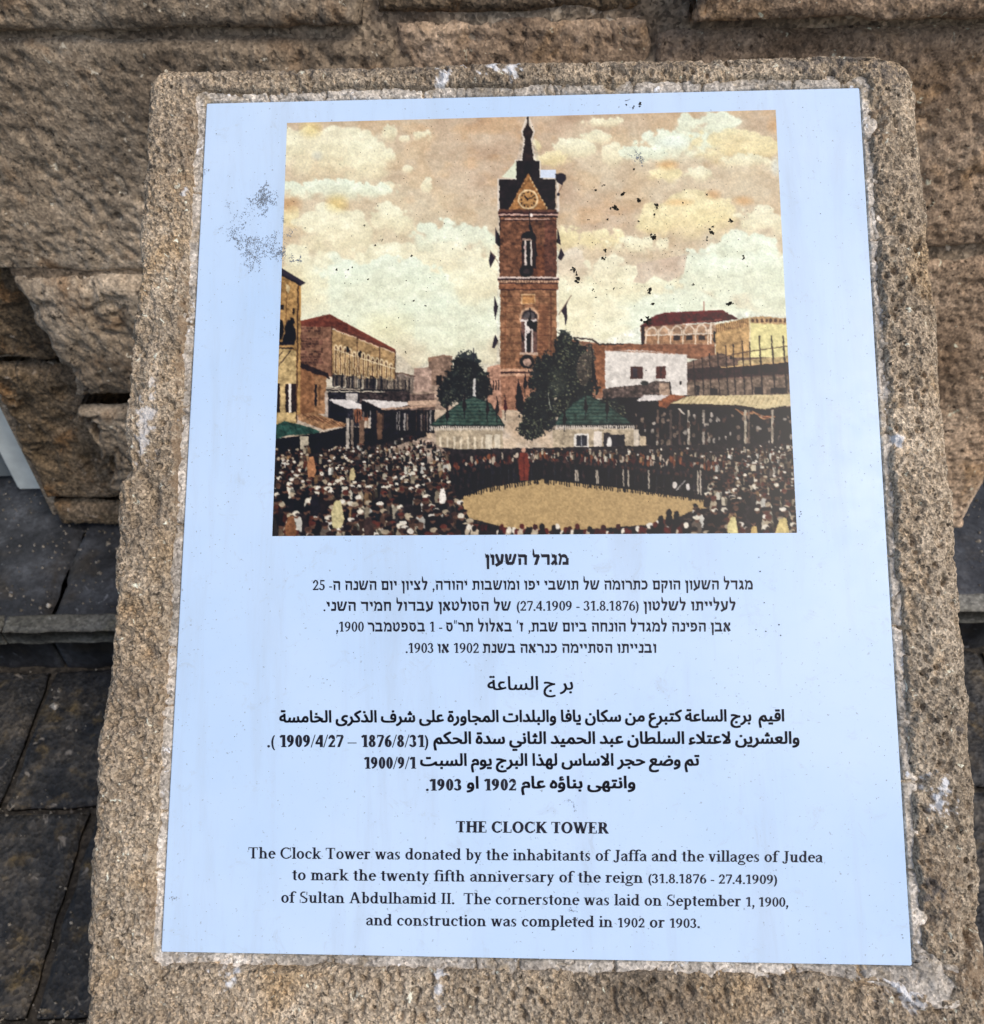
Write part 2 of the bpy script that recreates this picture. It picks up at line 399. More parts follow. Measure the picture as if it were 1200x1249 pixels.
wall_stone([(-150, 51), (474, 47), (500, 332), (-60, 336)], .06, M_wall, 4)
wall_stone([(478, 26), (800, 20), (800, 320), (504, 330)], .055, M_wallr, 5)
wall_stone([(805, 41), (1400, 34), (1330, 304), (803, 316)], .065, M_wallr, 6)
wall_stone([(4, 345), (400, 341), (400, 490), (84, 493)], .072, M_wall, 7, rough_l=.012, rr=.035, wob=.03, lprof=[(6, 343), (14, 360), (28, 388), (52, 410), (66, 432), (74, 462), (88, 492)])
wall_stone([(404, 341), (800, 322), (800, 500), (404, 495)], .06, M_wall, 8, sp=.01)
wall_stone([(806, 322), (1330, 312), (1176, 650), (812, 654)], .055, M_wallr, 9)
wall_stone([(84, 499), (260, 499), (260, 606), (136, 604)], .065, M_wall, 10, rough_l=.055, wob=.03, sp=.0035, rr=.02, lprof=[(90, 498), (86, 512), (97, 530), (112, 545), (116, 562), (128, 580), (140, 604)])
wall_stone([(264, 503), (802, 503), (806, 640), (262, 640)], .03, M_wall, 11, sp=.01)
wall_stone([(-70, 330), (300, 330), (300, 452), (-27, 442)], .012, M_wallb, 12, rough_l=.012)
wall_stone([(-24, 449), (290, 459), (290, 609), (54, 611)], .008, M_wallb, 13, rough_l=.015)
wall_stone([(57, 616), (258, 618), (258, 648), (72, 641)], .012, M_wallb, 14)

# pale jamb and grey door edge beyond the left end of the wall
def slab_box(name, x0, x1, y0, y1, z0, z1, mat, bev=.006):
    import bmesh
    bm = bmesh.new(); bmesh.ops.create_cube(bm, size=1)
    for v in bm.verts:
        v.co = ((x0 + x1) / 2 + v.co.x * (x1 - x0), (y0 + y1) / 2 + v.co.y * (y1 - y0), (z0 + z1) / 2 + v.co.z * (z1 - z0))
    bmesh.ops.bevel(bm, geom=list(bm.edges), offset=bev, segments=2, affect='EDGES')
    me = bpy.data.meshes.new(name); bm.to_mesh(me); bm.free(); me.materials.append(mat)
    o = bpy.data.objects.new(name, me); COL.objects.link(o); return o
jp = gr(22, 599, HS)
jr = empty('door_jamb', (jp[0], jp[1], HS), 'pale painted door jamb beside the left end of the stone wall', 'door jamb')
o = slab_box('jamb_post', jp[0], jp[0] + .22, jp[1], jp[1] + .12, HS + .001, 2.3, M_white); adopt(jr, o)
o = slab_box('jamb_foot', jp[0] + .004, jp[0] + .21, jp[1] + .02, jp[1] + .125, HS - .002, HS + .012, M_grey, .002); adopt(jr, o)
dr = empty('door', (jp[0] - .4, jp[1] + .06, HS), 'grey green door leaf seen at the far left edge beside the pale jamb', 'door')
o = slab_box('door_leaf', jp[0] - .85, jp[0] - .012, jp[1] + .035, jp[1] + .08, HS + .01, 2.2, M_grey); adopt(dr, o)
for k in range(3):
    o = slab_box('door_panel', jp[0] - .80 + .27 * k, jp[0] - .56 + .27 * k, jp[1] + .028, jp[1] + .034, HS + .08, 2.1, M_white, .002); adopt(dr, o)

# ================================================================== PEDESTAL
ped = empty('stone_pedestal', (T0[0] + .3, T0[1] - .3, 0), 'rough porous sandstone pedestal with sloping top holding the information plaque', 'pedestal')
LFT = [(72, 215), (76, 203), (84, 191), (98, 184), (130, 180), (200, 175), (262, 172), (330, 169), (380, 163), (430, 157), (500, 150), (555, 149), (570, 156), (578, 150), (590, 144), (640, 141), (700, 139), (760, 137), (830, 133), (880, 122), (905, 117), (960, 115), (1000, 116), (1045, 108), (1120, 106), (1249, 102), (1345, 98)]
RGT = [(72, 1096), (73, 1104), (78, 1113), (95, 1120), (115, 1124), (160, 1129), (200, 1133), (300, 1141), (350, 1147), (420, 1150), (480, 1156), (560, 1163), (640, 1173), (700, 1178), (760, 1181), (850, 1188), (900, 1190), (960, 1197), (1050, 1202), (1130, 1208), (1249, 1216), (1345, 1222)]
Lp = np.array([tl(x, y) for y, x in LFT]); Rp = np.array([tl(x, y) for y, x in RGT])
ytop = tl(650, 73)[1]; ybot = tl(650, 1340)[1]
sp = .00118
nv = int((ybot - ytop) / sp); nu = int(.80 / sp)
yy = np.linspace(ytop, ybot, nv)
xl = np.interp(yy, Lp[:, 1], Lp[:, 0]); xrr = np.interp(yy, Rp[:, 1], Rp[:, 0])
xl = xl + (fbm(yy / .02, yy * 0, 5, 4) - .5) * .006; xrr = xrr + (fbm(yy / .02, yy * 0, 6, 4) - .5) * .006
s, Y = np.meshgrid(np.linspace(0, 1, nu), yy)
X = xl[:, None] * (1 - s) + xrr[:, None] * s
Y = Y + (1 - sst(0, .04, Y - ytop)) * ((fbm(X / .03, X * 0, 7, 4) - .5) * .010 + (X - .3) * -.006)
dL = X - xl[:, None]; dR = xrr[:, None] - X; dT = Y - ytop; dB = ybot - Y
def rnd(d, R, H):
    r = np.clip(R - d, 0, R) / R; return -H * (1 - np.sqrt(np.maximum(1 - r * r, 0)))
edge = rnd(dL, .014, .012) + rnd(dR, .034, .022) + rnd(dT, .016, .014) + rnd(dB, .02, .02)
# distance outside the tile
qx = np.maximum(-X, X - TW); qy = np.maximum(-Y, Y - TH)
q = np.where((qx > 0) & (qy > 0), np.hypot(np.maximum(qx, 0), np.maximum(qy, 0)), np.maximum(qx, qy))
wj = fbm(X / .03, Y / .03, 21, 4, .6)
w_side = np.where(qy > qx, np.where(Y < .3, .0088, .0075), np.where(X < .3, .0068, .0064))
wid = w_side * (.46 + 1.1 * wj)
bx_, by_ = tl(1160, 1205); wid = wid + .028 * np.exp(-(((X - bx_) / .03) ** 2 + ((Y - by_) / .016) ** 2))
bx_, by_ = tl(243, 120); wid = wid + .007 * np.exp(-(((X - bx_) / .012) ** 2 + ((Y - by_) / .012) ** 2))
H0 = .0042 + (fbm(X / .10, Y / .10, 31, 4) - .5) * .006
H = H0 * sst(0, .005, q - wid) + -.006 * (1 - sst(0, .003, q - wid))
H = H + edge
on = sst(.0, .003, q - wid)
rel = porous(X, Y, 3, .0046) * .0030 + porous(X, Y, 9, .0095) * .0058 * sst(.42, .58, fbm(X / .05, Y / .05, 91, 3)) + porous(X, Y, 29, .021) * .0055 * sst(.52, .6, fbm(X / .04, Y / .04, 95, 3)) + (fbm(X / .0036, Y / .0036, 41, 3) - .5) * .0034 + (fbm(X / .014, Y / .014, 42, 3) - .5) * .0030
H = H + rel * (.25 + .75 * on)
def dent(px, py, rx, ry, dep, n=1):
    global H
    cx, cy = tl(px, py); d = ((X - cx) / (rx * PX)) ** 2 + ((Y - cy) / (ry * PX)) ** 2
    d = d * (.6 + .9 * fbm(X / .008, Y / .008, int(px), 3))
    H = H - dep * np.exp(-d)
def seg_dist(pts):
    D = np.full(X.shape, 9.0)
    L = [tl(*p) for p in pts]
    jx = X + (fbm(X / .008, Y / .008, 55, 3) - .5) * .007; jy = Y + (fbm(X / .008, Y / .008, 56, 3) - .5) * .007
    for a, b_ in zip(L, L[1:]):
        ab = b_ - a; t = np.clip(((jx - a[0]) * ab[0] + (jy - a[1]) * ab[1]) / (ab @ ab), 0, 1)
        D = np.minimum(D, np.hypot(jx - a[0] - ab[0] * t, jy - a[1] - ab[1] * t))
    return D
for d in [(187, 612, 8, 22, .016), (180, 590, 14, 8, .004), (1068, 130, 10, 9, .007), (1064, 155, 10, 12, .008), (1092, 150, 4, 7, .007), (1103, 178, 4, 6, .006), (1118, 954, 6, 10, .010), (1133, 968, 8, 5, .006), (1131, 1120, 14, 9, .012), (1128, 1008, 6, 5, .006),
          (168, 425, 6, 9, .010), (160, 480, 6, 16, .008), (156, 540, 8, 10, .006), (1172, 893, 10, 8, .006), (840, 1205, 5, 12, .008), (922, 1200, 6, 9, .008), (700, 1205, 8, 9, .007), (870, 1217, 9, 5, .006), (175, 900, 4, 7, .004), (1190, 1135, 16, 24, .014), (940, 1210, 5, 5, .006), (150, 1005, 6, 6, .003)]:
    dent(*d)
gd = seg_dist([(1112, 1112), (1118, 1150), (1150, 1183), (1172, 1180), (1190, 1155), (1204, 1135)]); H = H - .009 * np.exp(-(gd / .003) ** 2)
gd = seg_dist([(1042, 1195), (1075, 1200), (1095, 1215), (1120, 1232), (1150, 1235), (1200, 1208)]); H = H - .006 * np.exp(-(gd / .0025) ** 2)
gd = seg_dist([(182, 350), (184, 400), (172, 440), (166, 500)]); H = H - .004 * np.exp(-(gd / .004) ** 2)
wr = np.zeros(X.shape + (3,))
def stain(px, py, rx, ry, ch, amt=1.0, thr=.54):
    cx, cy = tl(px, py); d = np.sqrt(((X - cx) / (rx * PX)) ** 2 + ((Y - cy) / (ry * PX)) ** 2)
    n_ = fbm(X / .006, Y / .006, int(px * 3 + py), 4, .65)
    v = sst(0, .16, n_ - thr + .28 * (1 - d)) * (d < 1.6) * amt
    wr[..., ch] = np.maximum(wr[..., ch], v)
for d in [(540, 98, 9, 16, 0), (600, 84, 16, 10, 0), (626, 88, 9, 12, 0), (568, 78, 10, 6, 0), (1143, 972, 14, 24, 0), (1090, 1195, 24, 18, 0), (1110, 1212, 22, 14, 0, .8), (278, 1186, 14, 14, 0, .9), (535, 1193, 8, 14, 0, .8), (536, 1230, 6, 9, 0, .6), (228, 235, 5, 10, 0, .8),
          (178, 520, 14, 45, 0, .55, .56), (1090, 538, 9, 9, 0, .9)]:
    stain(*d[:5], *(d[5:] if len(d) > 5 else ()))
for d in [(225, 400, 9, 90, 1, .7), (218, 560, 9, 90, 1, .7), (214, 760, 8, 120, 1, .6), (205, 900, 9, 80, 1, .6), (1070, 150, 16, 30, 1, .8), (230, 190, 10, 60, 1, .5), (1195, 1190, 30, 30, 1, .7), (800, 1225, 120, 20, 1, .2), (1150, 1100, 40, 60, 1, .4), (190, 1100, 14, 60, 1, .5)]:
    stain(*d)
for d in [(1135, 1085, 12, 20, 2, .8), (1170, 893, 10, 8, 2, .8), (420, 85, 110, 9, 2, .55), (1000, 78, 90, 14, 2, .6), (800, 82, 110, 8, 2, .4), (300, 84, 60, 9, 2, .4), (1128, 1120, 12, 9, 2, .6), (1108, 216, 10, 12, 2, .5), (240, 105, 16, 10, 2, .5), (1085, 95, 25, 18, 2, .6)]:
    stain(*d)
P = tw(X, Y, H)
mk = ~((q[:-1, :-1] < -.004) & (q[1:, 1:] < -.004))
F = gridF(nv, nu, 0, mk)
# sides go straight down to the pavement, rough and slightly battered
idx = np.arange(nv * nu).reshape(nv, nu)
loop = np.concatenate([idx[0, :], idx[1:, -1], idx[-1, -2::-1], idx[-2:0:-1, 0]])
loop = loop[::3]
# weld: reuse the exact rim (every vertex) for the first ring, coarser below
loopf = np.concatenate([idx[0, :], idx[1:, -1], idx[-1, -2::-1], idx[-2:0:-1, 0]])
Pf = P.reshape(-1, 3); rim = Pf[loopf]; ctr = rim.mean(0)
cum = np.concatenate([[0], np.cumsum(np.linalg.norm(np.diff(rim, axis=0), axis=1))])
rings = []; lev = [.012, .03, .06, .11, .18, .28, .42, .6, .8, 1.0]
nF = [F]; prev = loopf; base = nv * nu; n = len(loopf)
out = rim - ctr; out[:, 2] = 0; out /= np.linalg.norm(out, axis=1)[:, None]
for li, f_ in enumerate(lev):
    R = rim.copy(); R[:, 2] = rim[:, 2] * (1 - f_) + .001 * f_
    R = R + out * ((fbm(cum / .03, R[:, 2] / .03, 77, 4) - .5) * .012 - .004 * min(1, f_ * 8))[:, None]
    rings.append(R); cur = base + np.arange(n)
    nF.append(np.stack([prev, np.roll(prev, -1), np.roll(cur, -1), cur], -1)[:, ::-1])
    prev = cur; base += n
used = np.zeros(base, bool); allF = np.concatenate(nF)
used[allF.ravel()] = True; remap = np.cumsum(used) - 1
VV = np.concatenate([Pf] + rings)[used]
wrr = np.concatenate([wr.reshape(-1, 3), np.zeros((base - nv * nu, 3))])[used]
slab = mesh_obj('pedestal_block', VV, remap[allF], M_slab); adopt(ped, slab); vattr(slab, 'wear', wrr)

# mortar filling the joint round the tile, cracked into lengths
def mortar_side(side, seed):
    bw = .055 if side in 'b' else .030
    if side == 't': a0, a1, b0, b1 = -.014, TW + .014, -.030, .002
    if side == 'b': a0, a1, b0, b1 = -.014, TW + .055, TH - .002, TH + bw
    if side == 'l': a0, a1, b0, b1 = -.028, .002, 0.002, TH - .001
    if side == 'r': a0, a1, b0, b1 = TW - .002, TW + .050, 0.002, TH - .001
    sp_ = .0011
    u = np.arange(a0, a1, sp_); v = np.arange(b0, b1, sp_); x, y = np.meshgrid(u, v)
    px_ = np.maximum(-x, x - TW); py_ = np.maximum(-y, y - TH)
    qq = np.maximum(px_, py_)
    h = -.0019 + (fbm(x / .009, y / .009, seed, 4, .6) - .5) * .0036 + (fbm(x / .0025, y / .0025, seed + 4, 2) - .5) * .0010
    al = x if side in 'tb' else y
    wob_ = (fbm(x / .006, y / .006, seed + 9, 3) - .5) * .006
    for c_ in CR[side]:
        h = h - .006 * np.exp(-((al - c_ + wob_) / .0010) ** 2)
    r1 = np.abs(fbm(x / .022, y / .022, seed + 15, 3) - .5); h = h - .004 * np.exp(-(r1 / .012) ** 2)
    h = h - .007 * (1 - sst(.0003, .0011 + .0022 * fbm(x / .02, y / .02, seed + 33, 3), qq))      # thin gap along the tile
    bx_, by_ = tl(1160, 1205)
    g_ = np.exp(-(((x - bx_) / .035) ** 2 + ((y - by_) / .02) ** 2)); h = h + g_ * .008 * fbm(x / .01, y / .01, 88, 3)
    h = h - .9 * np.maximum(0, qq - .0125 - .035 * g_)
    P_ = tw(x, y, h); F_ = gridF(*x.shape)
    o = mesh_obj('mortar_strip', P_.reshape(-1, 3), F_, M_mort); adopt(ped, o)
xb = lambda p: float(tl(p, 1168)[0])
CR = {'t': [.06, .115, .21, .335, .41, .475, .56], 'b': [xb(405), xb(580), xb(632), xb(750), xb(968), xb(1050)] * 1, 'l': [.09, .22, .30, .41, .52, .57, .66, .71], 'r': [.05, .15, .19, .33, .44, .50, .63, .70]}
for i_, s_ in enumerate('tblr'): mortar_side(s_, 200 + 31 * i_)

# ================================================================== PLAQUE
plq = empty('information_plaque', tw(TW / 2, TH / 2, 0), 'pale blue glazed plaque with tower picture and text in three languages', 'plaque')
import bmesh
bm = bmesh.new(); bmesh.ops.create_cube(bm, size=1)
for v in bm.verts:
    p = tw((v.co.x + .5) * TW, (v.co.y + .5) * TH, -.008 + (v.co.z + .5) * .008); v.co = p
bmesh.ops.recalc_face_normals(bm, faces=list(bm.faces))
bmesh.ops.bevel(bm, geom=list(bm.edges), offset=.0007, segments=2, affect='EDGES')
me = bpy.data.meshes.new('tile'); bm.to_mesh(me); bm.free(); me.materials.append(M_tile)
o = bpy.data.objects.new('tile', me); COL.objects.link(o); adopt(plq, o)

# ------------------------------------------------------------------ the printed picture (flat print, painted into vertex colours)
CX, CY, CW, CH, SS = 322, 128, 662, 534, 2
cv = np.zeros((CH * SS, CW * SS, 3)); GY, GX = np.mgrid[0:CH * SS, 0:CW * SS]
GXf = CX + (GX + .5) / SS; GYf = CY + (GY + .5) / SS
prs = random.Random(3)
def bbox(x0, y0, x1, y1):
    a = max(0, int((x0 - CX) * SS) - 2); b_ = min(CW * SS, int((x1 - CX) * SS) + 3)
    c_ = max(0, int((y0 - CY) * SS) - 2); d_ = min(CH * SS, int((y1 - CY) * SS) + 3)
    return slice(c_, max(c_, d_)), slice(a, max(a, b_))
def put(sl, m, col, a=1.0):
    m = (m * a)[..., None]; cv[sl] = cv[sl] * (1 - m) + np.asarray(col, float) * m
def pmask(sl, pts):
    x = GXf[sl]; y = GYf[sl]; ins = np.zeros(x.shape, bool)
    for (x0, y0), (x1, y1) in zip(pts, pts[1:] + pts[:1]):
        if y0 == y1: continue
        ins ^= ((y0 > y) != (y1 > y)) & (x < (x1 - x0) * (y - y0) / (y1 - y0) + x0)
    return ins
def poly(pts, col, a=1.0, tex=0, ts=2.0, seed=0):
    xs = [p[0] for p in pts]; ys = [p[1] for p in pts]; sl = bbox(min(xs), min(ys), max(xs), max(ys))
    if sl[0].stop <= sl[0].start or sl[1].stop <= sl[1].start: return
    m = pmask(sl, pts).astype(float)
    c = np.asarray(col, float)
    if tex: c = c * (1 + tex * 2 * (fbm(GXf[sl] / ts, GYf[sl] / ts, seed, 3) - .5))[..., None]
    put(sl, m, c, a)
def rect(x0, y0, x1, y1, col, a=1.0, tex=0, ts=2.0, seed=0): poly([(x0, y0), (x1, y0), (x1, y1), (x0, y1)], col, a, tex, ts, seed)
def line(pts, w_, col, a=1.0):
    for (x0, y0), (x1, y1) in zip(pts, pts[1:]):
        sl = bbox(min(x0, x1) - w_, min(y0, y1) - w_, max(x0, x1) + w_, max(y0, y1) + w_)
        if sl[0].stop <= sl[0].start or sl[1].stop <= sl[1].start: continue
        dx, dy = x1 - x0, y1 - y0; L2 = dx * dx + dy * dy + 1e-9
        t = np.clip(((GXf[sl] - x0) * dx + (GYf[sl] - y0) * dy) / L2, 0, 1)
        d = np.hypot(GXf[sl] - x0 - t * dx, GYf[sl] - y0 - t * dy)
        put(sl, np.clip((w_ / 2 - d) * 2 + .5, 0, 1), col, a)
def ell(cx, cy, rx, ry, col, a=1.0, soft=.12, ang=0):
    r_ = max(rx, ry) * 1.15; sl = bbox(cx - r_, cy - r_, cx + r_, cy + r_)
    if sl[0].stop <= sl[0].start or sl[1].stop <= sl[1].start: return
    x = GXf[sl] - cx; y = GYf[sl] - cy; ca, sa = math.cos(ang), math.sin(ang)
    d = np.sqrt(((x * ca + y * sa) / rx) ** 2 + ((-x * sa + y * ca) / ry) ** 2)
    put(sl, sst(1 + soft, 1 - soft, d), col, a)
# sky
tan = np.array([192, 168, 142.]); pink = np.array([205, 183, 157.])
n1 = fbm(GXf / 60, GYf / 45, 1, 4)
cv[:] = tan + (pink - tan) * sst(.35, .65, n1)[..., None]
cv += (sst(.45, .7, fbm(GXf / 30, GYf / 22, 8, 4)) * 12)[..., None] * np.array([.5, -.1, -.8])
for c_ in [(420, 220, 130, 90, .5), (500, 300, 180, 60, .55), (560, 400, 200, 90, .9), (400, 380, 120, 80, .9), (850, 200, 130, 60, .55), (880, 290, 110, 50, .4), (820, 400, 220, 80, .9), (720, 190, 60, 30, .3), (700, 330, 60, 50, .5), (940, 240, 60, 60, .3)]:
    ell(c_[0], c_[1], c_[2], c_[3], (218, 206, 176), c_[4], .55)
def cloud(cx, cy, rx, ry, col, a=1.0, seed=1, shade=True):
    """billow with a crisp scalloped top and a base that fades away"""
    sl = bbox(cx - rx * 1.5, cy - ry * 1.6, cx + rx * 1.5, cy + ry * 1.7)
    x = GXf[sl]; y = GYf[sl]
    sc_ = max(6, min(rx, ry) * .55)
    d_, _r = cells(x / sc_ / 1.3 + seed, y / sc_ + seed, seed)
    wv = (fbm(x / sc_ / 2, y / sc_ / 2, seed, 3) - .5)
    q_ = ((x - cx) / rx) ** 2 + ((y - cy) / ry) ** 2
    d2_, _r = cells(x / sc_ * 1.6 + seed, y / sc_ * 1.9 + seed, seed + 7)
    f_ = 1 - q_ + (.45 - d_) * .8 + (.4 - d2_) * .45 + wv * 1.5
    m = (.8 * sst(-.02, .16 + .9 * np.clip((y - cy) / ry + .5, 0, 2), f_) + .2 * sst(-.5, .6, f_)) * (1 - sst(-.1, 1.3, (y - cy) / ry) * .9)
    c = np.asarray(col, float)[None, None] + np.clip((y - cy) / ry, -1, 1.2)[..., None] * np.array([-5, -10, -15.]) + (fbm(x / 14, y / 10, seed + 5, 4) - .5)[..., None] * 34
    mm = (m * a)[..., None]; cv[sl] = cv[sl] * (1 - mm) + c * mm
gc = (240, 234, 200); gp = (232, 238, 212); yc = (238, 224, 176)
for c_ in [(560, 400, 75, 60, gp), (460, 385, 120, 55, gp), (360, 360, 50, 60, gc), (820, 420, 130, 62, gp), (920, 375, 90, 58, gp), (730, 425, 60, 60, gc), (700, 370, 30, 50, gc),
           (392, 190, 60, 33, gc), (445, 200, 26, 30, gc), (475, 164, 9, 12, gc), (473, 192, 9, 8, gc), (515, 166, 10, 7, gc), (493, 170, 7, 4, gc), (520, 228, 6, 10, gc), (497, 207, 7, 5, gc), (476, 228, 9, 6, gc), (500, 243, 8, 8, (222, 200, 168)),
           (405, 234, 62, 12, gp), (350, 268, 14, 14, yc), (412, 288, 50, 34, gc), (478, 272, 24, 20, gc), (500, 320, 60, 24, gc), (560, 295, 46, 22, gp), (555, 330, 50, 26, gc), (470, 345, 90, 24, gp), (580, 350, 30, 30, gc),
           (728, 170, 18, 9, gc), (700, 184, 26, 12, gc), (735, 150, 24, 7, gc), (672, 196, 18, 10, yc), (655, 178, 5, 9, yc), (748, 190, 16, 14, gc),
           (868, 160, 34, 22, gp), (825, 182, 46, 18, gp), (895, 182, 52, 20, yc), (790, 190, 28, 11, gp), (812, 214, 18, 10, yc), (853, 214, 16, 9, gc), (914, 197, 30, 8, gc),
           (838, 268, 46, 30, yc), (870, 262, 30, 18, yc), (800, 275, 18, 18, yc), (690, 292, 16, 14, yc), (735, 295, 24, 14, yc), (930, 274, 30, 18, gc), (776, 300, 30, 12, gc),
           (905, 310, 44, 24, gp), (940, 335, 40, 26, gp), (860, 335, 38, 26, gp), (795, 350, 30, 16, gc), (750, 350, 34, 34, gc), (700, 330, 18, 20, (222, 205, 178))]:
    cloud(c_[0], c_[1], c_[2] * 1.18, c_[3] * 1.18, c_[4], .9, int(c_[0] * 7 + c_[1]) % 911)
for x, y, rx, ry, c_, a_ in [(379, 157, 12, 9, (235, 205, 120), .75), (411, 248, 12, 9, (232, 200, 110), .75), (352, 250, 14, 8, (190, 125, 70), .6), (946, 153, 9, 9, (216, 160, 100), .6), (814, 201, 12, 5, (214, 160, 96), .8), (870, 237, 8, 5, (206, 150, 92), .7), (906, 245, 11, 5, (206, 148, 88), .8), (828, 247, 16, 4, (212, 160, 100), .7), (387, 190, 6, 5, (222, 240, 240), .6), (446, 455, 30, 40, gp, .3), (946, 203, 5, 10, (226, 240, 236), .9), (820, 174, 18, 6, (226, 242, 244), .5), (470, 400, 30, 18, (228, 214, 160), .5), (360, 345, 18, 20, (205, 190, 140), .5)]:
    ell(x, y, rx, ry, c_, a_ * .62, .8)
poly([(776, 322), (838, 310), (834, 334), (815, 344), (798, 336), (786, 346), (772, 344), (778, 334)], (206, 186, 164), .85, .1, 8)
for _k in range(2):
    cv[1:-1, 1:-1] = (cv[:-2, 1:-1] + cv[2:, 1:-1] + cv[1:-1, :-2] + cv[1:-1, 2:] + cv[1:-1, 1:-1]) / 5
bil = fbm(GXf / 26 + fbm(GXf / 12, GYf / 12, 97, 2), GYf / 17, 92, 5, .55) - .5
cv += bil[..., None] * np.array([26, 34, 34.])
cv += ((fbm(GXf / 9, GYf / 6, 91, 4) - .5) * 30)[..., None]
cv = cv * (1 + .055 * (fbm(GXf / 1.1, GYf / 1.1, 70, 3) - .5) * 4)[..., None]
K = (30, 28, 40); DB = (48, 36, 34)
def bricks(x0, y0, x1, y1, bw, bh, base, var, jc, a=.6, seed=1, clip=None):
    r_ = random.Random(seed); y = y0; k = 0
    while y < y1:
        x = x0 - (k % 2) * bw * .5
        while x < x1:
            f_ = 1 + r_.uniform(-var, var); w2 = bw * r_.uniform(.8, 1.15)
            c = tuple(b_ * f_ for b_ in base)
            xa, xb2 = max(x, x0), min(x + w2 - .5, x1)
            if xb2 > xa and (clip is None or clip((xa + xb2) / 2, y)): rect(xa, y, xb2, min(y + bh - .5, y1), c, a)
            x += w2
        y += bh; k += 1
def halo(pts, col, w_): line(pts + pts[:1], w_, col, .7)
# ---- far town, middle
poly([(505, 452), (523, 447), (522, 436), (540, 433), (552, 434), (552, 500), (480, 500), (480, 463), (505, 466)], (176, 146, 122), 1, .18, 3, 2)
poly([(522, 436), (540, 433), (552, 434), (552, 470), (524, 470)], (150, 118, 96), 1, .2, 2, 3)
rect(505, 449, 526, 478, (190, 154, 132), 1, .1, 3, 4); rect(532, 458, 539, 470, DB)
poly([(470, 452), (505, 458), (504, 480), (468, 478)], (140, 122, 108), 1, .25, 2, 5)
line([(480, 456), (490, 455), (506, 459)], 1.5, (110, 80, 64))
poly([(470, 482), (530, 480), (530, 520), (460, 520)], (120, 96, 84), 1, .5, 3, 6)
# ---- left street
poly([(363, 398), (363, 392), (402, 383), (482, 426), (482, 432), (404, 400)], (128, 66, 50), 1, .12, 3, 7)
poly([(363, 398), (405, 399), (404, 460), (363, 442)], (150, 104, 78), 1, .1, 3, 8)
bricks(364, 399, 394, 448, 4.6, 3.2, (96, 62, 50), .3, K, .75, 11, lambda x, y: x < 380 + 14 * math.sin(y * 1.7) or prs.random() < .45)
poly([(405, 401), (482, 430), (482, 464), (404, 460)], (180, 140, 88), 1, .08, 4, 9)
line([(404, 398), (436, 410), (463, 421), (482, 429)], 1.6, (104, 62, 50)); line([(407, 402), (434, 412)], 1.2, (222, 190, 150)); line([(438, 414), (480, 430)], 1.2, (222, 190, 150))
for x, y0, y1 in [(404.5, 399, 459), (435.5, 410, 462), (463, 420, 450), (482, 428, 462)]: line([(x, y0), (x, y1)], 1.2, (96, 66, 50))
for k in range(13):
    x = 409.5 + k * 5.6; yt = 419 + k * 1.9 + (0 if k % 4 else 1.5); yb = 456 + k * .6
    if 433 < x < 437: continue
    line([(x, yt + 4), (x, yb)], 3.2, (228, 200, 146)); ell(x, yt + 4, 2.4, 4.5, (230, 202, 150)); line([(x, yt + 5), (x, yb - 1)], 1.7, (120, 82, 50)); ell(x, yt + 4.5, 1.2, 3, (108, 72, 50))
line([(408, 426), (434, 435)], 1, (234, 210, 160)); line([(440, 437), (482, 450)], 1, (234, 210, 160))
ell(424, 426, 1.8, 4, K); ell(439, 432, 1.8, 4, K)
# balcony row under the arches
for x0, x1, y in [(405, 421, 461), (422, 436, 463), (443, 458, 466), (459, 470, 466), (471, 500, 468)]:
    rect(x0, y - 4, x1, y + 10, (74, 66, 62), 1, .4, 1.6, int(x0)); 
for k in range(60):
    x = 406 + k * 1.6; rect(x, 455 + (k % 7) * .8 + k * .08, x + 1.3, 472 + k * .06, [K, (60, 58, 62), (120, 104, 90), (170, 150, 124)][prs.randrange(4)], .8)
rect(396, 473, 440, 477, (46, 42, 44)); line([(396, 474), (440, 475)], 1.2, (196, 176, 150)); line([(440, 476), (492, 476)], 2, K)
poly([(363, 441), (400, 455), (402, 462), (398, 462), (363, 448)], (62, 44, 42)); poly([(361, 446), (384, 456), (398, 460), (397, 505), (361, 506)], (160, 106, 66), 1, .12, 3, 12)
poly([(384, 458), (398, 461), (397, 505), (383, 505)], (176, 124, 80), 1, .1, 3, 13); rect(383.5, 469, 386.5, 495, K); rect(388, 469, 391, 495, (140, 96, 60))
rect(396, 478, 404, 512, (188, 168, 150), 1, .15, 2, 14)
rect(400, 478, 440, 520, (52, 50, 58), 1, .5, 2.5, 15); rect(422, 480, 436, 490, (190, 180, 170), 1, .2, 2, 16); rect(438, 478, 500, 510, (70, 58, 56), 1, .6, 2.5, 17)
poly([(401, 487), (428, 488), (450, 497), (447, 499), (415, 498)], (226, 216, 208)); poly([(403, 490), (420, 497), (424, 520), (402, 514)], (26, 28, 46))
poly([(430, 499), (450, 498), (449, 513), (434, 516)], (160, 98, 66), 1, .15, 2)
poly([(441, 487), (500, 491), (497, 495), (466, 499)], (224, 214, 204)); line([(466, 499), (530, 495)], 2.2, (190, 150, 120)); poly([(441, 488), (466, 500), (466, 512), (441, 508)], (24, 26, 42))
line([(500, 492), (530, 491)], 6, (196, 158, 128))
rect(452, 500, 530, 528, (38, 34, 42), 1, .6, 2.5, 18)
for k in range(26):
    x = 422 + k * 4.1 + prs.uniform(-1, 1); rect(x, 499 + prs.uniform(0, 6), x + prs.uniform(.7, 2), 526, [(150, 130, 112), (120, 84, 60), K, (196, 186, 172)][prs.randrange(4)], .75)
poly([(363, 505), (382, 503), (422, 517), (420, 520), (394, 524), (363, 512)], (176, 126, 82), 1, .3, 3, 19)
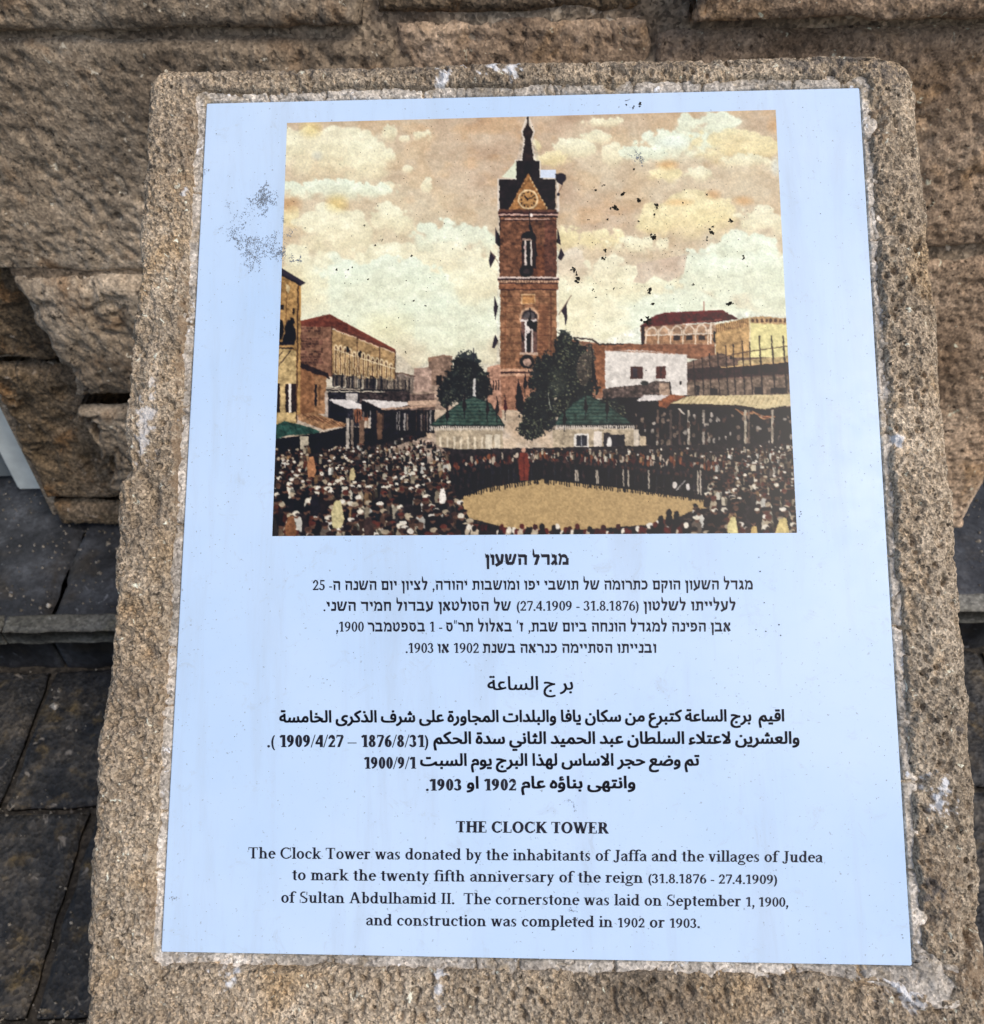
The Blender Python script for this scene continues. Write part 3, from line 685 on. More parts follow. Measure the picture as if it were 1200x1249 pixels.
for k in range(7): line([(368 + k * 7, 504 + k * 1.6), (382 + k * 6.5, 512 + k * 1.6)], 1, (120, 74, 50))
# big house on the far left
poly([(322, 322), (343, 328), (372, 345), (367, 348), (366, 505), (322, 520)], (186, 138, 76), 1, .1, 5, 20)
poly([(322, 420), (361, 428), (361, 516), (322, 520)], (200, 166, 104), 1, .08, 5, 21)
poly([(342, 326), (373, 345), (366, 349), (341, 335)], (44, 38, 48)); line([(363.5, 348), (361.5, 515)], 1.6, (90, 62, 44)); line([(350, 345), (348, 420)], 1, (130, 90, 50))
poly([(349, 346), (354, 350), (352, 358), (349, 354)], (222, 190, 130))
rect(338, 374, 346, 378, K, .8); ell(343, 373, 3, 2, DB); ell(358, 380, 1.5, 4, DB)
for x, y, rx, ry in [(342, 402, 4, 12), (353, 404, 6, 14), (356, 392, 3, 5), (349, 414, 4, 7), (340, 396, 3, 6), (358, 410, 3, 10)]: ell(x, y, rx, ry, (26, 26, 40))
rect(336, 417, 359, 421, (40, 36, 46)); line([(336, 424), (357, 425)], 1.6, (58, 48, 46)); line([(354, 428), (337, 450)], 1.3, (60, 46, 44)); line([(345, 428), (336, 438)], 1, (60, 46, 44))
for x0, x1, c_ in [(335, 341.5, (58, 40, 36)), (348, 352, (60, 42, 36)), (352, 355, (236, 224, 206)), (355, 361, (62, 44, 44))]: rect(x0, 468, x1, 503, c_)
poly([(334, 519), (347, 513), (378, 521), (390, 526), (388, 529), (352, 531), (333, 537)], (52, 90, 78), 1, .15, 3, 22)
for k in range(6): line([(336 + k * 8, 517 + k), (341 + k * 8, 532 - k * .5)], .8, (26, 70, 62))
poly([(330, 536), (390, 528), (424, 520), (470, 524), (520, 526), (520, 575), (328, 580)], (30, 28, 38), 1, .5, 4, 23)
rect(366, 532, 376, 548, (196, 180, 150), 1, .1, 2); rect(422, 510, 426, 550, (190, 176, 158)); rect(428, 512, 431, 548, (150, 130, 112)); rect(438, 512, 444, 546, (128, 96, 74)); rect(460, 504, 466, 536, (120, 88, 66))
# ---- right side town
poly([(740, 419), (872, 420), (872, 440), (838, 437), (738, 430)], (160, 100, 66), 1, .12, 3, 24)
poly([(679, 412), (740, 420), (740, 486), (679, 486)], (178, 120, 88), 1, .12, 4, 25); poly([(722, 420), (738, 420), (738, 478), (722, 478)], (160, 98, 62), 1, .15, 3, 26)
line([(700, 412), (722, 414), (730, 420), (760, 420)], 2, (70, 54, 50))
poly([(780, 398), (800, 384), (812, 381), (881, 378), (901, 389), (872, 393), (835, 395), (785, 402)], (108, 34, 34), 1, .14, 3, 27)
line([(784, 400), (880, 390)], 1.2, (160, 96, 76))
poly([(781, 399), (872, 394), (874, 420), (782, 420)], (176, 128, 94), 1, .12, 3, 28)
for k in range(6):
    x = 795 + k * 15.2; ell(x, 407 - k * .8, 6.6, 8.5, (238, 214, 184)); ell(x, 407.5 - k * .8, 5.2, 7.2, (190, 146, 108)); rect(x - 7, 409 - k * .6, x + 7, 419, (178, 126, 84), 1, .1); line([(x - 7.4, 402), (x - 7.6, 419)], 1.6, (234, 206, 170)); line([(x - 6.5, 409 - k * .4), (x + 6.5, 408.6 - k * .4)], 1.2, (240, 222, 196))
    if k in (2, 3, 4): rect(x - 4, 409, x + 4, 415, (64, 42, 40))
rect(866, 393, 868, 419, (240, 216, 186)); rect(870, 404, 874, 418, K); line([(858.5, 368), (858.5, 380)], 1, (150, 60, 50))
rect(782, 398, 786, 420, (60, 40, 40)); 
poly([(873, 396), (914, 387), (914, 442), (872, 446)], (204, 156, 92), 1, .08, 4, 29)
for k in range(16): line([(874 + k * 2.5, 397 - k * .55), (873.6 + k * 2.5, 405 - k * .5)], 1, (140, 92, 56))
poly([(914, 387), (930, 386), (959, 388), (961, 445), (914, 446)], (232, 218, 136), 1, .06, 5, 30)
poly([(914, 387), (930, 386), (959, 388), (960, 396), (914, 394)], (206, 160, 104)); line([(914.5, 386), (914.5, 442)], 1.4, (236, 214, 160))
for k in range(8): ell(918 + k * 5.6, 391, 1.8, 2.6, (110, 76, 52))
poly([(738, 427), (775, 427), (838, 432), (838, 482), (738, 478)], (228, 218, 204), 1, .05, 6, 31)
line([(738, 427), (838, 432)], 1.2, (176, 120, 90)); rect(769, 447, 784, 462, (90, 52, 46)); rect(772, 449, 777, 460, (70, 60, 70)); rect(800, 447, 812, 462, (110, 56, 44)); line([(806, 448), (806, 461)], .8, K)
poly([(735, 474), (790, 468), (800, 464), (818, 466), (818, 484), (735, 486)], (100, 82, 74), 1, .6, 2.5, 32); rect(804, 467, 817, 482, (180, 146, 118), 1, .15, 2); ell(830, 467, 1.5, 2.5, DB)
line([(817, 466), (818, 481)], 1.5, DB); ell(786, 467, 5, 3, (50, 54, 50))
poly([(838, 442), (880, 430), (890, 436), (965, 436), (967, 484), (838, 484)], (120, 92, 76), 1, .35, 3, 33)
poly([(838, 450), (966, 440), (966, 456), (838, 464)], (66, 42, 44), 1, .3, 3, 34); poly([(838, 466), (966, 458), (967, 482), (838, 484)], (134, 110, 90), 1, .35, 3, 35)
poly([(900, 440), (964, 434), (964, 441), (900, 446)], (196, 166, 108), 1, .25, 2, 36); line([(880, 448), (964, 441)], 1.4, (226, 180, 110))
for x0, x1, y0, y1 in [(920, 929, 472, 481), (940, 958, 473, 480), (866, 875, 474, 482), (890, 893, 434, 438), (905, 925, 446, 456), (930, 948, 446, 454), (849, 853, 470, 482)]: rect(x0, y0, x1, y1, (38, 32, 40), .9)
for k, (x, yt) in enumerate([(846, 440), (856, 436), (865, 432), (875, 430), (885, 422), (894, 420), (905, 416), (914, 418), (926, 410), (941, 410), (955, 410)]):
    line([(x, yt), (x + 2 + k * .25, 481)], 1.5 if k < 8 else 2.0, (44, 32, 34), .9)
line([(838, 448), (900, 431), (966, 421)], 1.2, (90, 64, 50)); line([(838, 456), (880, 450), (966, 442)], 1.2, (60, 40, 38))
# awnings, shop fronts on the right
poly([(735, 486), (790, 484), (840, 482), (966, 496), (969, 548), (735, 552)], (34, 30, 38), 1, .55, 3, 37)
poly([(776, 489), (786, 482), (818, 482), (808, 489)], (226, 214, 204)); poly([(803, 489), (818, 481), (838, 483), (822, 490), (812, 498), (804, 496)], (168, 92, 52), 1, .15, 2)
poly([(818, 492), (840, 483), (964, 481), (966, 494), (944, 497), (932, 499), (900, 494), (860, 493)], (222, 198, 140), 1, .05, 3, 38)
for k in range(22): line([(838 + k * 5.6, 483), (828 + k * 5.9, 493)], .8, (170, 134, 84), .7)
line([(818, 493), (860, 495), (900, 495), (932, 500), (966, 496)], 1.5, (70, 48, 38))
for a_, b_ in [((897, 499), (920, 503)), ((918, 502), (945, 508))]:
    for j in range(3): line([a_, ((a_[0] + b_[0]) / 2, (a_[1] + b_[1]) / 2 + 3 + j * 1.6), b_], 1.5, [(176, 110, 66), (120, 60, 44), (200, 140, 90)][j])
for x, c_ in [(840, (196, 180, 156)), (858, (186, 170, 150)), (909, (196, 180, 150)), (913, (120, 100, 84)), (942, (190, 172, 146)), (802, (120, 96, 80)), (818, (100, 84, 74)), (829, (90, 70, 62))]: rect(x - 1.6, 500, x + 1.6, 546, c_, .9)
line([(828, 499), (835, 506)], 2, (206, 190, 170))
for k in range(170):
    x = prs.uniform(775, 965); ell(x, prs.uniform(505, 548), prs.uniform(1, 2.6), prs.uniform(1.5, 4), [(150, 126, 104), (92, 66, 54), K, (196, 182, 162), (30, 30, 44), (60, 50, 52)][prs.randrange(6)], .8)
# ---- tower
def tower_wall(x0, y0, x1, y1, base, seed, bw=5.2, bh=3.4, var=.24):
    rect(x0, y0, x1, y1, base, 1, .22, 2.2, seed); bricks(x0, y0, x1, y1, bw, bh, base, var, K, .55, seed)
halo([(643.5, 141), (651, 160), (647, 173), (652, 196), (658, 197), (659, 218), (680, 219), (681, 256), (608, 256), (608, 219), (629, 217), (629, 196), (636, 196), (640, 172), (637, 160)], (232, 222, 206), 3)
poly([(612, 216), (622, 205), (630, 196), (630, 218)], (222, 226, 200)); rect(659, 207, 678, 217, (214, 224, 240))
poly([(642.6, 141), (644.8, 141), (645.2, 152), (650.5, 161), (647.2, 170), (651.5, 196), (636.3, 196), (640.3, 170), (637, 161), (642.2, 152)], (62, 46, 42)); 
rect(629.5, 196, 658, 219, (48, 38, 40), 1, .2, 3); ell(643.5, 205, 4, 8, (22, 20, 34), 1)
rect(609, 218.5, 677.5, 258, (50, 40, 42), 1, .16, 3, 40); rect(657, 217, 662, 222, (56, 48, 46))
poly([(644, 211), (668.5, 257), (620, 257)], (176, 116, 60), 1, .15, 3, 41)
for k in range(9): ell(646.8 + k * 2.5, 218 + k * 4.4, 1, 1.4, (220, 180, 120)); ell(641 - k * 2.4, 219 + k * 4.4, .8, 1.2, (196, 140, 84))
ell(644, 243.3, 12.4, 12.2, (240, 206, 150), 1, .06); ell(644, 243.3, 10.8, 10.6, (190, 134, 72), 1, .06)
for k in range(12):
    t = k * math.pi / 6; ell(644 + 8.7 * math.sin(t), 243.3 - 8.7 * math.cos(t), .95, 1.1, (50, 32, 26))
line([(644, 243.3), (640, 239.5)], 1.8, (40, 26, 24)); line([(643, 244), (653, 238)], 1.1, (40, 26, 24))
ell(684, 217, 6.5, 6, (30, 24, 34)); poly([(677, 212), (690, 213), (686, 226), (679, 222)], (30, 24, 34)); line([(686, 226), (679, 238)], 1, (120, 90, 76)); ell(681, 237, 1.8, 2, K)
tower_wall(609, 258, 679, 340, (128, 82, 56), 42, var=.34)
rect(664, 268, 678, 338, (96, 50, 50), .35); rect(650, 300, 664, 338, (150, 70, 34), .3); rect(609, 264, 611, 280, K, .6)
rect(608, 255.5, 679, 258.5, (120, 76, 56)); rect(607.5, 258.5, 681, 261.5, (84, 48, 48)); rect(607.5, 261, 681, 262.4, (214, 168, 150)); rect(608, 263, 680, 265, (56, 30, 38)); rect(615, 266.5, 670, 268.2, (206, 160, 138)); rect(609, 268.4, 679, 269.6, (66, 38, 38)); ell(648, 263, 1.8, 2.4, (236, 214, 200))
ell(644.5, 290, 9, 7.5, (34, 26, 38)); rect(636, 290, 653.5, 328, (62, 32, 34)); rect(637, 291, 652, 293, (170, 140, 120)); rect(636.5, 294, 641, 310, (26, 22, 34)); rect(642, 293, 646.5, 326, (18, 18, 32))
rect(639.7, 293, 641.8, 324, (226, 206, 190)); rect(646.8, 293, 648.8, 325, (220, 206, 190)); ell(640.5, 302, 2, 3, (190, 160, 150)); line([(645.5, 258), (646, 280)], 1, K)
poly([(646, 270), (650, 282), (654, 294), (647, 292)], (30, 22, 36)); poly([(652, 294), (656, 312), (652, 314)], (36, 28, 36)); ell(642, 331, 8.6, 7.2, (26, 26, 38)); ell(642, 331, 4.2, 3.4, (74, 60, 62))
tower_wall(610, 353, 679, 462, (158, 106, 70), 43, 6.2, 5.2, .26); rect(615, 356, 617, 455, (140, 82, 50), .5); rect(671, 356, 673, 450, (110, 62, 44), .6); rect(657, 372, 669, 440, (150, 86, 54), .4)
rect(608, 341, 681, 353, (148, 92, 60), 1, .2, 2, 44); rect(607, 337.5, 682, 339.3, (226, 200, 184)); rect(607, 339.4, 682, 342, (74, 48, 50)); rect(607.5, 342, 681, 344.5, (206, 158, 120)); rect(608, 345, 681, 346.3, (84, 54, 48)); rect(610, 352.4, 679, 354, (88, 52, 42))
for k in range(22): rect(609 + k * 3.3, 342.2, 610 + k * 3.3, 345, (110, 76, 60), .7)
rect(635.7, 358.5, 653, 371, (226, 176, 120)); rect(637, 360, 651.8, 369.8, (206, 140, 76))
for k in range(10): rect(611, 361 + k * 9.5, 678, 361.8 + k * 9.5, (110, 62, 42), .5)
ell(645.5, 387, 11.8, 12, (216, 168, 128)); ell(645.5, 388, 9.7, 10.4, (58, 50, 56)); rect(636, 388, 655, 431, (120, 84, 74)); ell(645, 386, 7, 6, (130, 122, 118), .6)
rect(635, 389.5, 654, 392, (232, 216, 206)); rect(642, 392, 647, 429, (24, 22, 34)); rect(640, 391, 642, 430, (236, 222, 210)); rect(648, 391, 650, 430, (214, 196, 182)); rect(650.5, 392, 655, 404, (30, 24, 38)); poly([(641, 395), (648, 402), (643, 408)], (240, 226, 214)); poly([(645, 388), (652, 394), (650, 402), (642, 396)], (26, 22, 36)); poly([(634, 400), (639, 414), (637, 418)], (40, 28, 36)); rect(634, 430, 656, 433, (216, 176, 146))
line([(646.5, 376), (647, 396)], 1.5, K); rect(641, 434, 650, 448, (206, 176, 150), .6)
rect(608, 450, 660, 453, (216, 158, 120)); rect(608, 453, 660, 455.5, (92, 56, 48)); rect(608, 455.5, 655, 459, (206, 152, 116)); rect(610, 459, 670, 500, (176, 118, 86), 1, .2, 3, 45); 
for k in range(5): rect(610, 466 + k * 8, 660, 466.7 + k * 8, (120, 74, 56), .6); rect(620 + k * 9, 460, 620.7 + k * 9, 500, (130, 80, 60), .5)
for x0, y0, pts in [(0, 0, [(604, 277), (609.5, 289), (610, 303), (604, 296)]), (0, 0, [(598, 306), (605, 313), (598, 327), (596, 318)]), (0, 0, [(680, 277), (683, 290), (684, 299), (679, 296)]), (0, 0, [(684, 302), (688.5, 311), (684.5, 318), (680, 315)]),
                     (0, 0, [(603, 361), (607.5, 374), (604, 391), (602, 378)]), (0, 0, [(602, 413), (604, 408), (608, 416), (603, 425), (600, 424)]), (0, 0, [(695, 362), (691, 372), (692, 388), (689.5, 398), (688, 385), (684, 379)])]:
    poly(pts, (34, 24, 36))
line([(697, 360), (681, 384)], .9, (110, 84, 70)); line([(598, 306), (609, 322)], .7, (150, 120, 100)); line([(607, 416), (610, 436)], .7, (150, 120, 100))
# terrace rooms beside the tower base
poly([(594, 448), (610, 444), (612, 510), (594, 500)], (196, 140, 110), 1, .15, 3, 46)
for k in range(3): rect(601 + k * 3, 464, 602.4 + k * 3, 476, (70, 50, 46))
# ---- trees
def foliage(blobs, seed, dark, lights, n):
    r_ = random.Random(seed)
    for x, y, rx, ry in blobs:
        sl = bbox(x - rx * 1.3, y - ry * 1.3, x + rx * 1.3, y + ry * 1.3); X_ = GXf[sl]; Y_ = GYf[sl]
        f_ = 1 - ((X_ - x) / rx) ** 2 - ((Y_ - y) / ry) ** 2 + (fbm(X_ / 4, Y_ / 4, seed, 4, .65) - .5) * 1.5
        put(sl, sst(0, .12, f_), dark)
    for k in range(n):
        x, y, rx, ry = blobs[r_.randrange(len(blobs))]; t = r_.uniform(0, 6.28); q_ = math.sqrt(r_.random()) * .95
        ell(x + rx * q_ * math.cos(t), y + ry * q_ * math.sin(t), r_.uniform(.6, 1.5), r_.uniform(.5, 1.2), r_.choice(lights), r_.uniform(.3, .8))
foliage([(568, 452, 20, 24), (558, 470, 20, 22), (582, 472, 18, 24), (545, 482, 12, 16)], 5, (36, 42, 44), [(56, 66, 60), (84, 90, 74), (16, 18, 28), (112, 112, 90), (40, 50, 50), (24, 28, 36)], 620)
foliage([(688, 425, 12, 22), (700, 440, 20, 26), (670, 462, 26, 32), (700, 475, 28, 28), (660, 500, 26, 26), (648, 522, 18, 14), (688, 500, 16, 14), (745, 500, 20, 14)], 6, (40, 46, 46), [(62, 70, 60), (88, 94, 70), (18, 20, 30), (128, 130, 94), (42, 52, 50), (150, 146, 104), (26, 30, 38)], 1500)
foliage([(720, 440, 6, 22), (712, 452, 8, 20)], 9, (84, 76, 66), [(150, 140, 104), (60, 58, 56), (190, 160, 130)], 90)
ell(680, 466, 10, 16, (130, 134, 100), .25, .5); line([(668, 480), (672, 500)], 1, (150, 150, 130)); line([(577.5, 425), (578, 462)], 1.2, K); rect(577, 462, 580, 485, (206, 200, 190)); line([(722, 420), (724, 452)], 1, K)
ell(642.5, 441, 8.6, 8.4, (24, 20, 28)); ell(643, 442, 5, 4.8, (196, 154, 130))
# ---- kiosks
def kiosk(roof, fringe, walls, seed):
    poly(walls, (190, 168, 134), 1, .08, 4, seed); poly(roof, (70, 94, 80), 1, .14, 3, seed + 1)
    ys = [p[1] for p in roof]; y = min(ys) + 5
    while y < max(ys):
        sl = bbox(min(p[0] for p in roof), y, max(p[0] for p in roof), y + 1.2); put(sl, pmask(sl, roof) * (np.abs(GYf[sl] - y) < .7), (30, 66, 62), .8); y += 4.2
    line(roof + roof[:1], 1, (34, 56, 54)); x0, x1, y0 = fringe
    rect(x0, y0, x1, y0 + 3, (70, 64, 60)); k = 0
    while x0 + k * 2.7 < x1: poly([(x0 + k * 2.7, y0 + 1), (x0 + k * 2.7 + 1.6, y0 + 1), (x0 + k * 2.7 + 1.3, y0 + 6), (x0 + k * 2.7 + .3, y0 + 6)], (214, 200, 180)); k += 1
kiosk([(578, 484), (598, 492), (615, 519), (524, 519), (545, 503), (562, 490)], (526, 615, 519), [(531, 524), (613, 524), (614, 556), (532, 556)], 50)
kiosk([(716, 482), (737, 491), (771, 517), (676, 519), (682, 508), (700, 491)], (678, 773, 518), [(674, 524), (774, 522), (778, 556), (674, 556)], 60)
for k in range(9): rect(536 + k * 8.4, 533, 538.5 + k * 8.4, 552, (226, 206, 170))
for x0, x1 in [(592, 600), (603, 610)]: rect(x0, 530, x1, 550, (232, 216, 184), .8)
rect(700, 529, 718, 545, (232, 222, 206)); rect(703, 531, 716, 544, (56, 56, 66)); line([(709, 531), (709, 544)], 1, (150, 150, 150)); rect(724, 526, 734, 550, (224, 208, 188)); rect(744, 530, 762, 550, (46, 44, 54)); rect(736, 528, 744, 550, (60, 54, 60)); ell(743, 540, 3, 7, (228, 220, 208)); rect(773, 524, 779, 550, (214, 196, 170)); rect(780, 532, 788, 550, (206, 180, 140))
for x, y in [(545, 500), (566, 488), (594, 492), (616, 490), (606, 492), (640, 462), (714, 490), (740, 492), (688, 504), (632, 470)]:
    line([(x, y - 8), (x, y + 22)], 1, K); poly([(x, y - 8), (x + 3.2, y + 8), (x + .5, y + 14), (x - 2, y + 8)], (46, 24, 34) if x != 616 else (92, 30, 34))
poly([(632, 462), (638, 484), (637, 505), (629, 498), (629, 484)], (44, 26, 38)); poly([(722, 440), (727, 458), (728, 478), (722, 462)], (40, 28, 36))
# ---- crowd
poly([(322, 560), (420, 548), (470, 540), (500, 530), (530, 545), (560, 548), (970, 540), (985, 662), (322, 662)], (52, 44, 46), 1, .5, 3, 70)
poly([(470, 548), (520, 532), (545, 552), (520, 566), (470, 566)], (176, 150, 128), 1, .25, 3, 71)
arena = [(556, 616), (566, 606), (590, 596), (640, 587), (662, 585), (700, 589), (760, 596), (830, 606), (874, 612), (874, 618), (846, 622), (820, 634), (790, 640), (740, 644), (676, 648), (620, 644), (572, 632)]
def soldiers():
    r_ = random.Random(12)
    for k in range(1500):
        t = r_.random(); x = 545 + t * 335
        if x < 660: yb = 612 - 26 * ((x - 545) / 115) ** .6; yt = 560 - 8 * ((x - 545) / 115)
        else: yb = 586 + 24 * ((x - 660) / 220) ** 1.1; yt = 551 + 10 * ((x - 660) / 220)
        y = yt + (yb - yt) * r_.random() ** .9
        if y < yt + (yb - yt) * .25: c_ = r_.choice([(120, 62, 44), (90, 44, 40), (54, 36, 40), (150, 84, 50), (40, 34, 42), (196, 176, 150)])
        else: c_ = r_.choice([(22, 24, 38), (30, 32, 44), (44, 42, 52), (18, 18, 32), (34, 42, 46), (26, 26, 40), (70, 50, 48)])
        ell(x, y, r_.uniform(1.0, 2.2), r_.uniform(2, 5), c_, .95)
    for k in range(44):
        x = 560 + k * 7.3 + r_.uniform(-4, 4); yb = 612 - 26 * ((x - 545) / 115) ** .6 if x < 660 else 587 + 25 * ((x - 660) / 220) ** 1.1
        poly([(x - 2, yb - 24), (x + 2, yb - 24), (x + 2.4, yb), (x - 2, yb + r_.uniform(-1, 1.5))], (20, 22, 36)); ell(x, yb - 27, 1.6, 2.2, (90, 60, 52)); line([(x + 3.2, yb - 20), (x + 3, yb - 3)], .8, (70, 70, 74), .7)
soldiers()
poly(arena, (196, 158, 98), 1, .12, 2, 72)
for k in range(260):
    t = random.Random(k).random(); x = 570 + 300 * t; ell(x, 592 + 45 * random.Random(k + 999).random(), 2, .8, (214, 176, 112), .25)
r_ = random.Random(31)
for k in range(60):
    x = 560 + k * 5.4 + r_.uniform(-3, 3); yb = 611 - 24 * ((x - 556) / 104) ** .6 if x < 660 else 587 + 25 * ((x - 660) / 220) ** 1.1
    if x > 876: break
    for j in (-1.3, 1.3): line([(x + j, yb - 8), (x + j + r_.uniform(-.5, .5), yb + 2 + r_.uniform(-1, 1))], 1.3, (22, 22, 34))
for x in (702, 704.5, 727, 729, 760, 766, 791, 851, 854): line([(x, 574), (x + .5, 586 + (x - 700) * .11)], 1.7, (190, 174, 150))
ell(823, 592, 3, 4, (222, 210, 196)); ell(839, 594, 2.5, 4, (210, 200, 190)); line([(825, 598), (836, 586)], 1, (200, 190, 180))
poly([(634, 552), (643, 552), (646, 568), (644, 586), (634, 586), (632, 566)], (136, 56, 40)); ell(638.5, 549, 2.6, 3, (206, 150, 120)); line([(639, 556), (639, 585)], .8, (96, 30, 26))
PAL = [(232, 222, 196), (216, 200, 168), (196, 176, 142), (150, 124, 96), (96, 70, 56), (40, 34, 42), (26, 24, 36), (58, 46, 46), (34, 44, 50), (170, 128, 84), (128, 66, 44), (236, 230, 212), (120, 104, 90), (72, 66, 68)]
def crowd(region, n, s0, s1, seed, warm=0.0):
    r_ = random.Random(seed); L_ = []
    xs = [p[0] for p in region]; ys = [p[1] for p in region]
    while len(L_) < n:
        x = r_.uniform(min(xs), max(xs)); y = r_.uniform(min(ys), max(ys)); ins = False
        for (x0, y0), (x1, y1) in zip(region, region[1:] + region[:1]):
            if (y0 > y) != (y1 > y) and x < (x1 - x0) * (y - y0) / (y1 - y0) + x0: ins = not ins
        if ins: L_.append((y, x))
    L_.sort()
    for y, x in L_:
        f_ = (y - min(ys)) / (max(ys) - min(ys)); s_ = s0 + (s1 - s0) * f_
        robe = r_.choice(PAL[5:9]) if r_.random() < .26 else r_.choice(PAL[2:]) if r_.random() < .8 else r_.choice(PAL[:3]); g_ = r_.uniform(.7, 1.0); robe = tuple(c_ * g_ for c_ in robe); head = r_.choice([(226, 214, 188), (186, 166, 134), (84, 60, 50), (44, 30, 32), (30, 26, 34), (110, 56, 44), (226, 216, 196), (96, 70, 56), (36, 28, 34), (60, 40, 38)])
        if warm: robe = tuple(c_ * (1 - .0 * warm) for c_ in robe)
        w_ = s_ * r_.uniform(.8, 1.2)
        poly([(x - w_ * .45, y - s_ * .1), (x - w_ * .75, y + s_ * .5), (x - w_ * .7, y + s_ * 2.2), (x + w_ * .7, y + s_ * 2.2), (x + w_ * .75, y + s_ * .5), (x + w_ * .45, y - s_ * .1)], robe, .95)
        if r_.random() < .6: poly([(x + w_ * .1, y + s_ * .1), (x + w_ * .75, y + s_ * .5), (x + w_ * .7, y + s_ * 2.2), (x + w_ * .2, y + s_ * 2.2)], tuple(c_ * .45 for c_ in robe), .8)
        ell(x, y - s_ * .35, s_ * .42, s_ * .5, (120, 84, 66)); ell(x - s_ * .1, y - s_ * .62, s_ * r_.uniform(.45, .62), s_ * r_.uniform(.3, .42), head)
        if r_.random() < .4: ell(x + s_ * .2, y - s_ * .45, s_ * .3, s_ * .25, (40, 30, 34), .8)
crowd([(400, 545), (470, 540), (500, 530), (520, 536), (540, 552), (470, 566), (380, 568)], 150, 2.0, 3.0, 1)
crowd([(322, 548), (400, 545), (470, 556), (550, 552), (548, 600), (322, 600)], 430, 3.2, 5.4, 2)
crowd([(322, 585), (540, 590), (560, 612), (572, 640), (640, 652), (640, 668), (322, 668)], 250, 6.0, 9.5, 3)
crowd([(640, 548), (880, 548), (965, 542), (968, 560), (640, 556)], 150, 2.0, 2.8, 4)
crowd([(880, 552), (968, 544), (974, 610), (860, 606)], 240, 2.9, 4.8, 5)
crowd([(862, 604), (975, 590), (978, 668), (770, 668), (780, 648), (840, 630)], 140, 5.2, 9.0, 6)
for x, y, s_, c_ in [(412, 622, 11, (204, 188, 128)), (384, 612, 9, (44, 40, 48)), (450, 640, 9, (80, 60, 54)), (380, 566, 8, (190, 124, 78)), (355, 640, 10, (150, 96, 60)), (894, 640, 9, (222, 204, 130)), (955, 646, 13, (216, 190, 112)), (540, 602, 6, (232, 222, 206)), (334, 640, 8, (60, 54, 50)), (920, 650, 8, (206, 170, 96)), (430, 576, 5, (206, 184, 124))]:
    poly([(x - s_ * .35, y - s_), (x + s_ * .3, y - s_ * 1.1), (x + s_ * .7, y + s_), (x + s_ * .4, y + s_ * 2), (x - s_ * .6, y + s_ * 2), (x - s_ * .75, y + s_ * .4)], c_, 1, .15, 3, int(x))
r_ = random.Random(77)
for k in range(60):                     # heads along the near edge of the arena
    x = 566 + k * 4.6 + r_.uniform(-1.5, 1.5); y = 645 + r_.uniform(-3, 6) - (8 if 800 < x < 835 and r_.random() < .5 else 0) - max(0, x - 780) * .12
    ell(x, y + 8, 5, 8, r_.choice([(60, 40, 38), (34, 28, 36), (110, 46, 36), (196, 176, 146), (46, 40, 44)])); ell(x, y, 3, 3.8, r_.choice([(110, 40, 34), (40, 30, 34), (84, 34, 34), (30, 26, 36), (232, 220, 196)]))
for x, y in [(816, 626), (825, 628), (806, 634), (661, 643)]: ell(x, y, 3.4, 5, (34, 26, 34)); ell(x, y + 9, 4.5, 7, (34, 28, 36))
# grain, slight overall ageing of the print
cv *= (1 + .10 * (vnoise(GX / 1.7, GY / 1.7, 500) - .5) + .07 * (fbm(GX / 5., GY / 5., 501, 2) - .5))[..., None]
# the old colour print: muted pigments, dark inks, mottled dots, slightly wavering outlines
town = sst(-3, 3, GYf - np.interp(GXf[0], [322, 365, 366, 402, 482, 505, 540, 600, 606, 607, 628, 630, 637, 643, 650, 658, 659, 680, 682, 735, 780, 800, 880, 984], [325, 345, 395, 383, 428, 450, 432, 445, 440, 219, 219, 196, 160, 142, 160, 196, 218, 218, 405, 415, 398, 383, 380, 386])[None, :])
lum = (cv @ np.array([.3, .59, .11]))[..., None]
cv = cv + (lum - cv) * (.34 * town)[..., None]
crowd_z = sst(545, 560, GYf)
mott = (fbm(GXf / 3.0, GYf / 2.6, 510, 4, .6) - .5) * (.62 - .25 * crowd_z) + (fbm(GXf / 7, GYf / 6, 511, 3) - .5) * .45
mott *= 1 - .75 * sst(1.05, .85, np.hypot((GXf - 716) / 160, (GYf - 616) / 32)); mott *= 1 - .6 * sst(150, 200, cv.mean(-1))
cv = cv * (1 + mott * town * .95)[..., None] * (1 - .13 * town)[..., None]
cv = np.where(town[..., None] > 0, cv + (cv - 110) * .3 * town[..., None], cv)
wx_ = ((fbm(GXf / 3.0, GYf / 3.0, 520, 3) - .5) * 3.6 * SS * (.4 + .6 * town)); wy_ = ((fbm(GXf / 3.0, GYf / 3.0, 521, 3) - .5) * 3.6 * SS * (.4 + .6 * town))
fxw = GXf[(GYf > 0)].reshape(GXf.shape) * 0 + GX + wx_ * .5; fyw = GY + wy_ * .5
cv = cv[np.clip(np.round(fyw).astype(int), 0, CH * SS - 1), np.clip(np.round(fxw).astype(int), 0, CW * SS - 1)]
cv = np.clip(cv, 0, 255)
cs = cv.copy(); cs[1:-1, 1:-1] = (cv[:-2, 1:-1] + cv[2:, 1:-1] + cv[1:-1, :-2] + cv[1:-1, 2:] + 2 * cv[1:-1, 1:-1]) / 6
lin = (cs / 255.) ** 2.2
lin = np.clip(lin + (lin - lin.mean(-1, keepdims=True)) * .04, 0, 1) * np.array([.97, .96, .92])
nv, nu = 516, 640
c4 = [(350, 150), (946, 134), (972, 650), (332, 654)]
s, t = np.meshgrid(np.linspace(0, 1, nu), np.linspace(0, 1, nv))
def lxy(a, b_): return np.array(c4[a], float), np.array(c4[b_], float)
